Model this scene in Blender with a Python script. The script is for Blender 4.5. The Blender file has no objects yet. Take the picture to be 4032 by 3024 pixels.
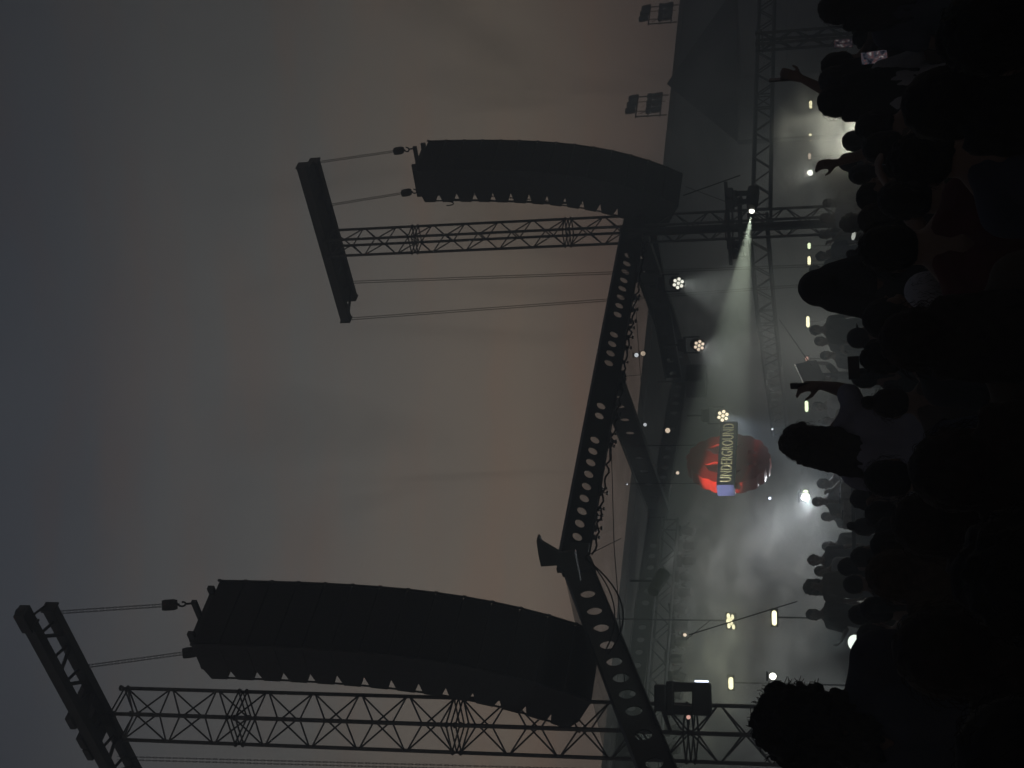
import bpy, bmesh, math, random
from mathutils import Vector, Matrix, noise
random.seed(7)
R = math.radians
V = Vector
SC = bpy.context.scene
COL = SC.collection

# ------------------------------------------------------------------ camera
FPX = 5600.0                      # focal length in photograph pixels (4032 wide)
PITCH, ROLL = R(13.07), R(1.27)
EYE = V((0, 0, 1.6))
fwd = V((0, math.cos(PITCH), math.sin(PITCH)))
up0 = V((0, -math.sin(PITCH), math.cos(PITCH)))
rt0 = V((1, 0, 0))
CUP = up0*math.cos(ROLL) + rt0*math.sin(ROLL)
CRT = rt0*math.cos(ROLL) - up0*math.sin(ROLL)
cam = bpy.data.cameras.new('camera')
cam.sensor_width = 36; cam.lens = 36*FPX/4032
cam.clip_start = 0.05; cam.clip_end = 2000
camo = bpy.data.objects.new('camera', cam); COL.objects.link(camo)
X, Y_, Z = -CUP, CRT, -fwd        # the phone was held on its side: image right is world down
camo.matrix_world = Matrix(((X.x, Y_.x, Z.x, EYE.x), (X.y, Y_.y, Z.y, EYE.y), (X.z, Y_.z, Z.z, EYE.z), (0, 0, 0, 1)))
SC.camera = camo

def ray(px, py): return fwd - CUP*((px-2016)/FPX) + CRT*((1512-py)/FPX)
def at(px, py, Y):
    d = ray(px, py); return EYE + d*(Y/d.y)
def atz(px, py, z):
    d = ray(px, py); return EYE + d*((z-EYE.z)/d.z)

# ------------------------------------------------------------------ world: dusk sky
w = bpy.data.worlds.new("World"); SC.world = w; w.use_nodes = True
nt = w.node_tree; N = nt.nodes; L_ = nt.links; N.clear()
wout = N.new('ShaderNodeOutputWorld'); bg = N.new('ShaderNodeBackground')
tc = N.new('ShaderNodeTexCoord'); sep = N.new('ShaderNodeSeparateXYZ')
L_.new(tc.outputs['Generated'], sep.inputs[0])
ramp = N.new('ShaderNodeValToRGB'); el = ramp.color_ramp.elements
SKY = [(0.0, (.120, .078, .064)), (.13, (.182, .124, .096)), (.22, (.198, .158, .122)), (.36, (.106, .103, .097)),
       (.50, (.052, .055, .062)), (.60, (.026, .031, .043)), (1.0, (.014, .020, .034))]
while len(el) < len(SKY): el.new(.5)
for e, (p, c) in zip(el, SKY): e.position = p; e.color = (*c, 1)
# wisps of cloud: stretched noise shifts the height at which the colour is read and tints the low sky
mp = N.new('ShaderNodeMapping'); mp.inputs['Scale'].default_value = (1.6, 1.0, 5.0); mp.inputs['Rotation'].default_value = (0, R(28), 0)
L_.new(tc.outputs['Generated'], mp.inputs[0])
nz = N.new('ShaderNodeTexNoise'); nz.inputs['Scale'].default_value = 2.6; nz.inputs['Detail'].default_value = 5; nz.inputs['Roughness'].default_value = .5
L_.new(mp.outputs[0], nz.inputs['Vector'])
def math_(op, a, b=None, c=None, clamp=False):
    m = N.new('ShaderNodeMath'); m.operation = op; m.use_clamp = clamp
    for i, v in enumerate((a, b, c)):
        if v is None: continue
        if isinstance(v, (int, float)): m.inputs[i].default_value = v
        else: L_.new(v, m.inputs[i])
    return m.outputs[0]
zz = math_('ADD', sep.outputs['Z'], math_('MULTIPLY', math_('SUBTRACT', nz.outputs['Fac'], .5), .075))
L_.new(zz, ramp.inputs['Fac'])
# glow of the afterglow behind the stage, weaker to the right
azi = math_('MULTIPLY_ADD', math_('ABSOLUTE', math_('ADD', sep.outputs['X'], .07)), -1.35, 1.10, True)
azi2 = math_('MAXIMUM', azi, .62)
mpp = N.new('ShaderNodeMapping'); mpp.inputs['Scale'].default_value = (1.2, 1, 7); mpp.inputs['Rotation'].default_value = (0, R(-35), 0)
L_.new(tc.outputs['Generated'], mpp.inputs[0])
nz2 = N.new('ShaderNodeTexNoise'); nz2.inputs['Scale'].default_value = 4.2; nz2.inputs['Detail'].default_value = 4
L_.new(mpp.outputs[0], nz2.inputs['Vector'])
pk = N.new('ShaderNodeValToRGB'); pe = pk.color_ramp.elements
pe[0].position = .48; pe[0].color = (1, 1, 1, 1); pe[1].position = .75; pe[1].color = (1.13, .96, .89, 1)
L_.new(nz2.outputs['Fac'], pk.inputs['Fac'])
mx = N.new('ShaderNodeMix'); mx.data_type = 'RGBA'; mx.blend_type = 'MULTIPLY'; mx.inputs[0].default_value = 1
L_.new(ramp.outputs['Color'], mx.inputs[6]); L_.new(pk.outputs['Color'], mx.inputs[7])
# faint darker wisps of smoke drifting over the low sky
mp3 = N.new('ShaderNodeMapping'); mp3.inputs['Scale'].default_value = (9, 2, 2.2); mp3.inputs['Rotation'].default_value = (0, R(18), 0)
L_.new(tc.outputs['Generated'], mp3.inputs[0])
nz3 = N.new('ShaderNodeTexNoise'); nz3.inputs['Scale'].default_value = 1.5; nz3.inputs['Detail'].default_value = 5; nz3.inputs['Distortion'].default_value = 1.2
L_.new(mp3.outputs[0], nz3.inputs['Vector'])
wr = N.new('ShaderNodeMapRange'); wr.inputs['From Min'].default_value = .50; wr.inputs['From Max'].default_value = .72; wr.inputs['To Min'].default_value = 0; wr.inputs['To Max'].default_value = .26
L_.new(nz3.outputs['Fac'], wr.inputs['Value'])
low = N.new('ShaderNodeMapRange'); low.inputs['From Min'].default_value = .44; low.inputs['From Max'].default_value = .26; L_.new(sep.outputs['Z'], low.inputs['Value'])
dk_ = math_('SUBTRACT', 1.0, math_('MULTIPLY', wr.outputs[0], low.outputs[0]))
vm = N.new('ShaderNodeVectorMath'); vm.operation = 'SCALE'
L_.new(mx.outputs[2], vm.inputs[0]); L_.new(math_('MULTIPLY', azi2, dk_), vm.inputs['Scale'])
sky = N.new('ShaderNodeTexSky'); sky.sky_type = 'NISHITA'; sky.sun_disc = False
sky.sun_elevation = R(0.5); sky.sun_rotation = R(-20)
vs = N.new('ShaderNodeVectorMath'); vs.operation = 'SCALE'; vs.inputs['Scale'].default_value = .004
L_.new(sky.outputs[0], vs.inputs[0])
va = N.new('ShaderNodeVectorMath'); va.operation = 'ADD'
L_.new(vm.outputs[0], va.inputs[0]); L_.new(vs.outputs[0], va.inputs[1])
L_.new(va.outputs[0], bg.inputs['Color']); bg.inputs['Strength'].default_value = 1.0
L_.new(bg.outputs[0], wout.inputs['Surface'])

SC.view_settings.view_transform = 'Standard'; SC.view_settings.look = 'None'
SC.view_settings.exposure = 0; SC.view_settings.gamma = 1
cy = SC.cycles
cy.use_denoising = True
cy.max_bounces = 6; cy.volume_bounces = 1; cy.transparent_max_bounces = 12
cy.sample_clamp_indirect = 3; cy.volume_step_rate = 1.0; cy.volume_max_steps = 256

# ------------------------------------------------------------------ materials
MATS = {}
def mat(name, color, rough=.6, metal=0.0, var=.25, scale=8, bump=0.0, spec=.4, emit=None, estr=0, coat=0):
    if name in MATS: return MATS[name]
    m = bpy.data.materials.new(name); m.use_nodes = True
    nt = m.node_tree; n = nt.nodes; b = n['Principled BSDF']
    b.inputs['Roughness'].default_value = rough; b.inputs['Metallic'].default_value = metal
    b.inputs['Specular IOR Level'].default_value = spec
    b.inputs['Base Color'].default_value = (*color, 1)
    if emit:
        b.inputs['Emission Color'].default_value = (*emit, 1); b.inputs['Emission Strength'].default_value = estr
    if var:
        t = n.new('ShaderNodeTexCoord'); z = n.new('ShaderNodeTexNoise'); z.inputs['Scale'].default_value = scale; z.inputs['Detail'].default_value = 5
        nt.links.new(t.outputs['Object'], z.inputs['Vector'])
        r = n.new('ShaderNodeValToRGB'); r.color_ramp.elements[0].position = .3; r.color_ramp.elements[1].position = .7
        r.color_ramp.elements[0].color = (*[c*(1-var) for c in color], 1); r.color_ramp.elements[1].color = (*[min(1, c*(1+var)) for c in color], 1)
        nt.links.new(z.outputs['Fac'], r.inputs['Fac']); nt.links.new(r.outputs['Color'], b.inputs['Base Color'])
        if bump:
            bp = n.new('ShaderNodeBump'); bp.inputs['Strength'].default_value = bump; bp.inputs['Distance'].default_value = .02
            nt.links.new(z.outputs['Fac'], bp.inputs['Height']); nt.links.new(bp.outputs[0], b.inputs['Normal'])
    MATS[name] = m; return m
M_alu = mat('aluminium', (.10, .105, .11), .45, .7, .3, 20)
M_steel = mat('painted_steel', (.045, .048, .052), .5, .3, .3, 6)
M_blk = mat('black_metal', (.02, .021, .023), .5, .2, .3, 9)
M_cab = mat('cabinet_paint', (.04, .042, .046), .65, 0, .25, 14, .15)
M_grille = mat('grille', (.015, .015, .016), .8, 0, .3, 60, .3)
M_chain = mat('chain_steel', (.06, .055, .05), .5, .6, .3, 30)
M_cable = mat('rubber_cable', (.010, .010, .011), 1, 0, .2, 10, spec=0)

# ------------------------------------------------------------------ mesh builder
class MB:
    def __init__(s): s.v = []; s.f = []
    def add(s, vs, fs):
        o = len(s.v); s.v += [V(x) for x in vs]; s.f += [tuple(i+o for i in f) for f in fs]; return s
    def box(s, c, size, ax=None):
        c = V(c); h = [x/2 for x in size]; A = ax or (V((1, 0, 0)), V((0, 1, 0)), V((0, 0, 1)))
        vs = [c + A[0]*h[0]*i + A[1]*h[1]*j + A[2]*h[2]*k for i in (-1, 1) for j in (-1, 1) for k in (-1, 1)]
        return s.add(vs, [(0, 1, 3, 2), (4, 6, 7, 5), (0, 4, 5, 1), (2, 3, 7, 6), (0, 2, 6, 4), (1, 5, 7, 3)])
    def bar(s, p, q, r, n=6, r2=None, caps=True):
        p, q = V(p), V(q); r2 = r if r2 is None else r2; d = (q-p)
        if d.length < 1e-6: return s
        d.normalize(); a = d.orthogonal().normalized(); b = d.cross(a)
        vs = []
        for c, rr in ((p, r), (q, r2)):
            vs += [c + (a*math.cos(t) + b*math.sin(t))*rr for t in (2*math.pi*i/n for i in range(n))]
        fs = [(i, (i+1) % n, n+(i+1) % n, n+i) for i in range(n)]
        if caps: fs += [tuple(range(n-1, -1, -1)), tuple(range(n, 2*n))]
        return s.add(vs, fs)
    def beam(s, p, q, wid, hgt, up=V((0, 0, 1))):
        p, q = V(p), V(q); d = (q-p); l = d.length; d.normalize(); a = d.cross(up).normalized(); b = a.cross(d)
        return s.box((p+q)/2, (l, wid, hgt), (d, a, b))
    def path(s, pts, r, n=6):
        for a, b in zip(pts, pts[1:]): s.bar(a, b, r, n)
        return s
    def prism(s, poly, o, ax, ay, az, depth):   # 2-D outline in (ax, ay), extruded along az both ways
        n = len(poly)
        vs = [o + ax*x + ay*y - az*depth/2 for x, y in poly] + [o + ax*x + ay*y + az*depth/2 for x, y in poly]
        fs = [tuple(range(n-1, -1, -1)), tuple(range(n, 2*n))] + [(i, (i+1) % n, n+(i+1) % n, n+i) for i in range(n)]
        return s.add(vs, fs)
    def sphere(s, c, r, n=10, m=7, sc=(1, 1, 1)):
        c = V(c); vs = [c + V((0, 0, r*sc[2]))]; fs = []
        for i in range(1, m):
            t = math.pi*i/m
            for j in range(n):
                p = 2*math.pi*j/n; vs.append(c + V((math.sin(t)*math.cos(p)*r*sc[0], math.sin(t)*math.sin(p)*r*sc[1], math.cos(t)*r*sc[2])))
        vs.append(c - V((0, 0, r*sc[2])))
        for j in range(n): fs.append((0, 1+j, 1+(j+1) % n))
        for i in range(m-2):
            for j in range(n):
                a = 1+i*n+j; b = 1+i*n+(j+1) % n; fs.append((a, a+n, b+n, b))
        k = len(vs)-1; o = 1+(m-2)*n
        for j in range(n): fs.append((k, o+(j+1) % n, o+j))
        return s.add(vs, fs)
    def build(s, name, m, parent=None, bevel=0, smooth=False, mods=None):
        me = bpy.data.meshes.new(name)
        off = V((0, 0, 0)); q = parent
        while q is not None: off = off + q.location; q = q.parent
        me.from_pydata([tuple(x-off) for x in s.v], [], s.f)
        bm = bmesh.new(); bm.from_mesh(me); bmesh.ops.recalc_face_normals(bm, faces=bm.faces); bm.to_mesh(me); bm.free()
        me.materials.append(m)
        if smooth:
            for p in me.polygons: p.use_smooth = True
        o = bpy.data.objects.new(name, me); COL.objects.link(o); o.parent = parent
        if bevel:
            b = o.modifiers.new('bevel', 'BEVEL'); b.width = bevel; b.segments = 2; b.limit_method = 'ANGLE'
        return o
def tag(o, label=None, cat=None, group=None, kind=None):
    for k, v in (('label', label), ('category', cat), ('group', group), ('kind', kind)):
        if v: o[k] = v
    return o
def thing(name, loc, label, cat, group=None):
    o = bpy.data.objects.new(name, None); o.empty_display_size = .2; COL.objects.link(o); o.location = loc
    return tag(o, label, cat, group)

# stage frame: F is the way the stage faces, D runs along its front from near-left to far-right
F = V((.78, -.626, 0)).normalized(); D = V((.626, .78, 0)).normalized(); UP = V((0, 0, 1))

# ------------------------------------------------------------------ ground and air
def sheet(name, pts, m, kind='structure'):
    o = MB().add(pts, [tuple(range(len(pts)))]).build(name, m); return tag(o, kind=kind)
M_ground = mat('trodden_ground', (.035, .033, .028), .95, 0, .5, .7, .5)
sheet('ground', [(-400, -400, 0), (400, -400, 0), (400, 400, 0), (-400, 400, 0)], M_ground)

def volume_mat(name, color, dens, noise_=None, aniso=.3):
    m = bpy.data.materials.new(name); m.use_nodes = True; n = m.node_tree.nodes; l = m.node_tree.links
    n.remove(n['Principled BSDF']); o = n['Material Output']
    p = n.new('ShaderNodeVolumePrincipled'); p.inputs['Color'].default_value = (*color, 1)
    p.inputs['Density'].default_value = dens; p.inputs['Anisotropy'].default_value = aniso
    l.new(p.outputs[0], o.inputs['Volume'])
    return m, p
mh, _p = volume_mat('haze_air', (.80, .92, 1.0), .0135, aniso=.1)
hz = MB().box((0, 45, 7), (150, 150, 16)).build('haze', mh); tag(hz, kind='stuff')

def smoke(name, lo, hi, o, dens, scale, thr, seed, color=(.92, .95, .9)):
    """A bank of stage smoke: a box in the stage frame whose density follows a noise and dies away towards its faces."""
    m, p = volume_mat(name, color, dens, aniso=.35)
    n = m.node_tree.nodes; l = m.node_tree.links
    t = n.new('ShaderNodeTexCoord'); mp = n.new('ShaderNodeMapping'); mp.inputs['Location'].default_value = (seed, seed*.7, seed*1.3)
    mp.inputs['Scale'].default_value = (1, 1, 1.5)
    l.new(t.outputs['Object'], mp.inputs[0])
    z = n.new('ShaderNodeTexNoise'); z.inputs['Scale'].default_value = scale; z.inputs['Detail'].default_value = 3; z.inputs['Distortion'].default_value = .6
    l.new(mp.outputs[0], z.inputs['Vector'])
    mr = n.new('ShaderNodeMapRange'); mr.inputs['From Min'].default_value = thr; mr.inputs['From Max'].default_value = thr+.20
    mr.inputs['To Min'].default_value = 0.10; mr.inputs['To Max'].default_value = 1
    l.new(z.outputs['Fac'], mr.inputs['Value'])
    # falloff towards the faces (generated coordinates run 0..1 over the box)
    s = n.new('ShaderNodeVectorMath'); s.operation = 'MULTIPLY_ADD'; s.inputs[1].default_value = (2, 2, 2); s.inputs[2].default_value = (-1, -1, -1)
    l.new(t.outputs['Generated'], s.inputs[0])
    ln = n.new('ShaderNodeVectorMath'); ln.operation = 'LENGTH'; l.new(s.outputs[0], ln.inputs[0])
    f = n.new('ShaderNodeMapRange'); f.inputs['From Min'].default_value = 1.0; f.inputs['From Max'].default_value = .35
    f.inputs['To Min'].default_value = 0; f.inputs['To Max'].default_value = 1
    l.new(ln.outputs['Value'], f.inputs['Value'])
    a = n.new('ShaderNodeMath'); a.operation = 'MULTIPLY'; l.new(mr.outputs[0], a.inputs[0]); l.new(f.outputs[0], a.inputs[1])
    b = n.new('ShaderNodeMath'); b.operation = 'MULTIPLY'; b.inputs[1].default_value = dens; l.new(a.outputs[0], b.inputs[0])
    l.new(b.outputs[0], p.inputs['Density'])
    c = V(o); mb = MB(); sz = [h-g for g, h in zip(lo, hi)]; mid = [(h+g)/2 for g, h in zip(lo, hi)]
    mb.box((0, 0, 0), sz, None)
    ob = mb.build(name, m); ob.location = c + D*mid[0] - F*mid[1] + UP*mid[2]
    ob.rotation_euler = (0, 0, math.atan2(D.y, D.x))
    return tag(ob, kind='stuff')
STG = atz(2400, 1540, 5.6); STG.z = 0     # stage front, middle

# ------------------------------------------------------------------ far hall with its parapet and floodlight racks
M_wall = mat('hall_wall', (.05, .052, .05), .9, 0, .3, .6, .2)
M_trim = mat('hall_trim', (.035, .036, .035), .8, 0, .2, 2)
hA = atz(2372, 3020, 7.0); hB = atz(2680, 0, 7.0)
hd = (hB-hA); hd.z = 0; hlen = hd.length; hd.normalize(); hn = V((hd.y, -hd.x, 0))      # hn faces the camera
h0 = V((hA.x, hA.y, 0)) - hd*14; hl = hlen + 34
hall = thing('hall', h0 + hd*hl/2, 'long dark flat-roofed hall standing behind the stage', 'building')
MB().box(h0 + hd*hl/2 - hn*6.0 + UP*3.42, (hl, 12, 6.84), (hd, -hn, UP)).build('wall', M_wall, hall)
MB().box(h0 + hd*hl/2 - hn*5.95 + UP*6.92, (hl+.3, 12.2, .16), (hd, -hn, UP)).build('roof', M_trim, hall)
M_tent = mat('canopy_fabric', (.028, .030, .031), .9, 0, .25, 1.2)
# dark sloping canopy standing before the hall, far right
def canopy():
    a, b, c_ = at(2660, 200, 41), at(2900, 60, 40), at(2890, 520, 39)
    t = thing('canopy', V((a.x, a.y, 0)), 'dark pitched canopy in front of the hall at the far right', 'canopy')
    A = at(2625, 330, 42); B = at(2900, -60, 41); Cc = at(2905, 560, 38.5); Dd = at(2925, 300, 46)
    m = MB(); m.add([A, B, Cc, Dd], [(0, 1, 2), (0, 2, 3), (0, 3, 1), (1, 3, 2)]); m.build('roof_skin', M_tent, t)
    for p in (B, Cc, Dd): MB().bar(V((p.x, p.y, 0)), p, .06, 8).build('post', M_steel, t)
canopy()

def flood_rack(px, py, label):
    base = atz(px, py, 7.0); base -= hn*.15
    t = thing('floodlight_rack', V((base.x, base.y, 7.0)), label, 'floodlights', 'floodlight racks on the hall roof')
    wd = 1.06; o = V((base.x, base.y, 7.0))
    m = MB()
    for s in (-1, 1): m.bar(o + hd*wd*.5*s, o + hd*wd*.5*s + UP*1.02, .022)
    for z in (.22, .62, 1.02): m.bar(o - hd*wd*.56 + UP*z, o + hd*wd*.56 + UP*z, .022)
    for s in (-.5, .5): m.bar(o + hd*s*.5 + UP*.6, o + hd*s*.5 + UP*1.34, .014)
    m.build('mounting_frame', M_blk, t)
    for r_, z in enumerate((.34, .76, 1.2)):
        if r_ == 1: continue
        for i in range(3):
            c = o + hd*(i-1)*.37*(1 if r_ == 0 else .9) + UP*z + hn*.12
            c -= UP*(.03*i if r_ == 2 else 0)
            tl = R(9)
            ax = (hd, (-hn*math.cos(tl) + UP*-math.sin(tl)), (UP*math.cos(tl) - hn*math.sin(tl)))
            h = MB().box(c, (.20, .11, .33), ax).box(c - ax[1]*-.07, (.14, .05, .2), ax).build('lamp_housing', M_blk, t, bevel=.012)
            y = MB(); y.box(c + hd*.16 - UP*.04, (.012, .03, .2)); y.box(c - hd*.16 - UP*.04, (.012, .03, .2)); y.box(c - UP*.15, (.34, .03, .012), (hd, -hn, UP)); y.build('bracket', M_blk, h)
    for i in range(3):
        c = o + hd*(i-1)*.37 + UP*.60 + hn*.1
        MB().box(c, (.22, .12, .17), (hd, -hn, UP)).build('ballast_box', M_blk, t, bevel=.01)
    MB().path([o + hd*.2 + UP*.1, o + hd*.1 + UP*.3 + hn*.1, o - hd*.25 + UP*.5 + hn*.1, o - hd*.4 + UP*.9], .012).build('power_cable', M_cable, t)
flood_rack(2627, 398, 'rack of small floodlights on the hall roof, nearer the hanging speakers')
flood_rack(2668, 38, 'rack of small floodlights on the hall roof, cut by the top edge of the photo')

# ------------------------------------------------------------------ truss
def truss_mb(m, p, q, side, updir, r=.025, rl=.012, seg=.5, phase=0, skip=()):
    """Four-chord lattice truss from p to q; side is the chord spacing."""
    p, q = V(p), V(q); d = (q-p); l = d.length; d.normalize(); a = d.cross(updir).normalized(); b = a.cross(d).normalized()
    cs = [(i*side/2, j*side/2) for i, j in ((-1, -1), (1, -1), (1, 1), (-1, 1))]
    for x, y in cs: m.bar(p + a*x + b*y, q + a*x + b*y, r, 8)
    n = max(2, round(l/seg))
    for k in range(4):
        if k in skip: continue
        (x0, y0), (x1, y1) = cs[k], cs[(k+1) % 4]
        for i in range(n):
            t0, t1 = l*(i+.06)/n, l*(i+.94)/n
            if (i+k+phase) % 2: x0_, y0_, x1_, y1_ = x1, y1, x0, y0
            else: x0_, y0_, x1_, y1_ = x0, y0, x1, y1
            m.bar(p + d*t0 + a*x0_ + b*y0_, p + d*t1 + a*x1_ + b*y1_, rl, 5, caps=False)
        for t in (.04, l-.04):
            m.bar(p + d*t + a*x0 + b*y0, p + d*t + a*x1 + b*y1, rl, 5, caps=False)
    return m
def tower(name, base, top, side, yaw, label, cat, group, secl=2.5, r=.029, rl=.014, seg=.36, first=None):
    """A vertical mast of stacked truss sections with bolted joint plates."""
    t = thing(name, base, label, cat, group)
    u = V((math.cos(yaw), math.sin(yaw), 0)); z = base.z; i = 0; h = top - base.z; z0 = 0
    lens = []
    rem = h
    f0 = first if first else secl
    lens.append(min(f0, rem)); rem -= lens[-1]
    while rem > .05: lens.append(min(secl, rem)); rem -= lens[-1]
    zt = top
    for i, ln in enumerate(lens):          # sections are counted from the top down
        zb = zt - ln
        m = MB(); truss_mb(m, base*1 + UP*(zb+.03-base.z), base + UP*(zt-.03-base.z), side, u, r, rl, seg, i % 2)
        s = m.build('truss_section', M_alu, t)
        vx = V((-u.y, u.x, 0))
        j = MB()
        for x in (-1, 1):
            for y in (-1, 1):
                c = base + u*side/2*x + vx*side/2*y + UP*(zt - base.z)
                for dz in (-.06, .06): j.bar(c + UP*(dz-.012), c + UP*(dz+.012), r*1.55, 8)
                j.bar(c - UP*.05, c + UP*.05, r*.7, 6)
                j.bar(c + UP*.0 , c + UP*.05 + u*.05*x, .006, 5)
                j.bar(c, base + u*side/2*(x if x == y else -x) + vx*side/2*(-y if x == y else y) + UP*(zt - base.z), r*.45, 5)
        j.build('joint', M_steel, s)
        zt = zb
    MB().box(base + UP*.06, (side+.5, side+.5, .1), (u, vx, UP)).build('base_plate', M_steel, t)
    return t, u, vx

# ------------------------------------------------------------------ loudspeaker towers
def chain(m, p, q, gap=.035, r=.007, lk=.045):
    """Two falls of hoist chain drawn as short alternating links."""
    p, q = V(p), V(q); d = (q-p); l = d.length; d.normalize()
    a = d.cross(V((.3, -1, .1))).normalized(); b = a.cross(d)
    n = int(l/lk)
    for s in (-1, 1):
        for i in range(n):
            c0 = p + d*(l*i/n) + a*gap*s*.5*(1); c1 = p + d*(l*(i+1.25)/n) + a*gap*s*.5
            w_ = (a if i % 2 else b)*r*1.1
            m.bar(c0 + w_, c1 + w_, r*.55, 3, caps=False); m.bar(c0 - w_, c1 - w_, r*.55, 3, caps=False)
    return m
def hook(p, dn, parent):
    """Chain-hoist hook block: tapered body, swivel and hook ring."""
    m = MB(); a = dn.cross(D).normalized(); b = a.cross(dn)
    m.prism([(-.05, 0), (.05, 0), (.065, .05), (.065, .17), (.04, .22), (-.04, .22), (-.065, .17), (-.065, .05)], p, a, dn, b, .1)
    c = p + dn*.285
    pts = [c + (a*math.cos(t) - dn*math.sin(t))*.05 for t in [R(x) for x in range(80, 400, 32)]]
    m.path([p + dn*.2, p + dn*.235], .018); m.path(pts, .014, 6); m.path([c + dn*.05, c + dn*.13], .016)
    return m.build('hook_block', M_steel, parent)

def line_array(apex, ncab, tilt0, steps, label, chains_to, cable):
    """Column of wedge cabinets hung from a flying frame. apex is the near, front, top corner."""
    CW, CD, CH = 1.22, .74, .413 if not cable else .392
    o = apex + D*CW/2                      # front top centre
    t = thing('line_array', o, label, 'loudspeakers', 'hanging loudspeaker columns')
    tau = R(tilt0); h = o.copy(); last = None
    for i in range(ncab):
        fw = F*math.cos(tau) - UP*math.sin(tau); u = UP*math.cos(tau) + F*math.sin(tau)
        tp, k = .080, .24                 # rear taper of the wedge
        prof = [(0, 0), (0, -CH+.004), (-CD+k, -CH+.004), (-CD, -CH+.004+tp), (-CD, -tp), (-CD+k, 0)]
        c = MB().prism(prof, h, fw, u, D, CW).build('cabinet', M_cab, t, bevel=.008)
        MB().box(h - u*CH/2 + fw*.006, (.018, CW-.06, CH-.03), (fw, D, u)).build('grille', M_grille, c)
        for s in (-1, 1):
            r_ = MB()
            r_.box(h + D*(CW/2+.010)*s - fw*.0 - u*CH/2, (.05, .022, CH-.02), (fw, D, u))
            r_.box(h + D*(CW/2+.008)*s + fw*.022 - u*.012, (.03, .03, .05), (fw, D, u))
            r_.build('hinge_strap', M_steel, c)
            MB().box(h + D*(CW/2-.006)*s - fw*(CD*.955) - u*(CH-.0), (.022, .02, .2), (fw, D, u)).build('splay_link', M_steel, c)
        h = h - u*CH; tau += R(steps[min(i, len(steps)-1)])
        last = (h.copy(), fw, u)
    # flying frame on top
    tau = R(tilt0); fw = F*math.cos(tau) - UP*math.sin(tau); u = UP*math.cos(tau) + F*math.sin(tau)
    fr = MB()
    for s in (-1, 1):
        fr.box(o + D*(CW*.36)*s - fw*(CD*.42) + u*.06, (CD*1.02, .07, .1), (fw, D, u))
    fr.box(o - fw*.09 + u*.06, (.08, CW*.8, .09), (fw, D, u)); fr.box(o - fw*(CD-.1) + u*.06, (.08, CW*.8, .09), (fw, D, u))
    fr.box(o - fw*CD*.40 + u*.115, (CD*1.45, .06, .08), (fw, D, u))       # pick-up bar fore and aft
    fr.build('flying_frame', M_steel, t, bevel=.006)
    pk = [o - fw*(CD*.40 - CD*.66) + u*.16, o - fw*(CD*.40 + CD*.70) + u*.16]
    for p, c in zip(pk, chains_to):
        dn = (p - c).normalized(); hk = hook(p - dn*.42, dn, t)
        m = MB(); chain(m, c, p - dn*.42); m.build('hoist_chain', M_chain, t)
    if cable:                              # multicore down the back and a restraint wire to the bottom cabinet
        hb, fwb, ub = last
        a = pk[1]; b = hb - fwb*(CD+.20) + ub*.35*5.0
        pts = [o - fw*(CD+.02) - u*.1 - D*.2, o - fw*(CD+.05) - u*.45 - D*.3]
        m = MB()
        for k in range(9):
            s = k/8; pts.append((o - fw*(CD+.10) - u*.6 - D*.35)*(1-s) + (b - fwb*.06 - D*.35)*s)
        m.path(pts, .022, 6)
        lp = [o - fw*(CD+.05) - u*.5 - D*.5 + (fw*-math.cos(x)*.0 + u*math.sin(x)*.16 - fw*(1-math.cos(x))*.05) for x in [R(v) for v in range(180, 370, 20)]]
        m.path(lp, .012, 6)
        m.build('signal_cable', M_cable, t)
        m = MB(); chain(m, a, b - D*.45, gap=.016, r=.006); m.build('pullback_chain', M_chain, t)
    return t
sl = [.5, .6, .8, 1.0, 1.3, 1.7, 2.1, 2.5, 2.9, 3.2, 3.5, 3.8, 4.1, 4.1]
def headbeam(p1, q1, p2, q2, hgt, wd, gap_lace, label, n):
    t = thing('head_beam', (V(p1)+V(q1))/2, label, 'lifting beam', 'head beams on the loudspeaker masts')
    for a, b in ((p1, q1), (p2, q2)):
        g = MB().beam(a, b, wd, hgt).build('beam', M_steel, t, bevel=.008)
        d = (V(b)-V(a)).normalized(); e = MB()
        for c in (a, b): e.box(V(c) , (.03, wd+.03, hgt+.03), (d, d.cross(UP).normalized(), UP))
        e.build('end_plate', M_steel, g)
    m = MB()
    for i in range(n):
        s = (i+.5)/n; A = V(p1).lerp(V(q1), s); B = V(p2).lerp(V(q2), s); B2 = V(p2).lerp(V(q2), min(1, s+.6/n))
        m.bar(A, B, .022, 6)
        if i % 2 == 0: m.bar(A - UP*.03, B2 - UP*.03, .03, 6)
        else: m.bar(V(p1).lerp(V(q1), min(1, s+.6/n)) - UP*.03, B - UP*.03, .03, 6)
    m.build('cross_brace', M_steel, t)
    return t
# --- near-left mast
apexL = at(755, 2540, 18.6)
zh = 12.5
a1, b1 = atz(118, 2458, zh), atz(118, 2458, zh) - F*4.6
a2 = atz(196, 2392, zh); b2 = a2 - F*4.6
hbL = headbeam(a1, b1, a2, b2, .17, .15, 0, 'double head beam with open bracing on top of the nearer mast', 9)
m = MB(); m.box(a1 + F*.1 + UP*.02, (.34, .22, .16), (F, D, UP)).sphere(a1 + F*.22 + UP*.04, .09); m.bar(a1 + F*.05 - D*.05 + UP*.1, a2 + F*.06 + UP*.02, .02)
m.build('pulley_housing', M_steel, hbL, bevel=.01)
m = MB()
for s in (.42, .52, .58): m.box(a1.lerp(b1, s)*.5 + a2.lerp(b2, s)*.5 + UP*.12, (.24, .72, .1), (F, D, UP))
m.build('mast_saddle', M_steel, hbL, bevel=.008)
tl = at(1000, 2828, 19.75); mastL = V((tl.x, tl.y, 0))
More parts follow.
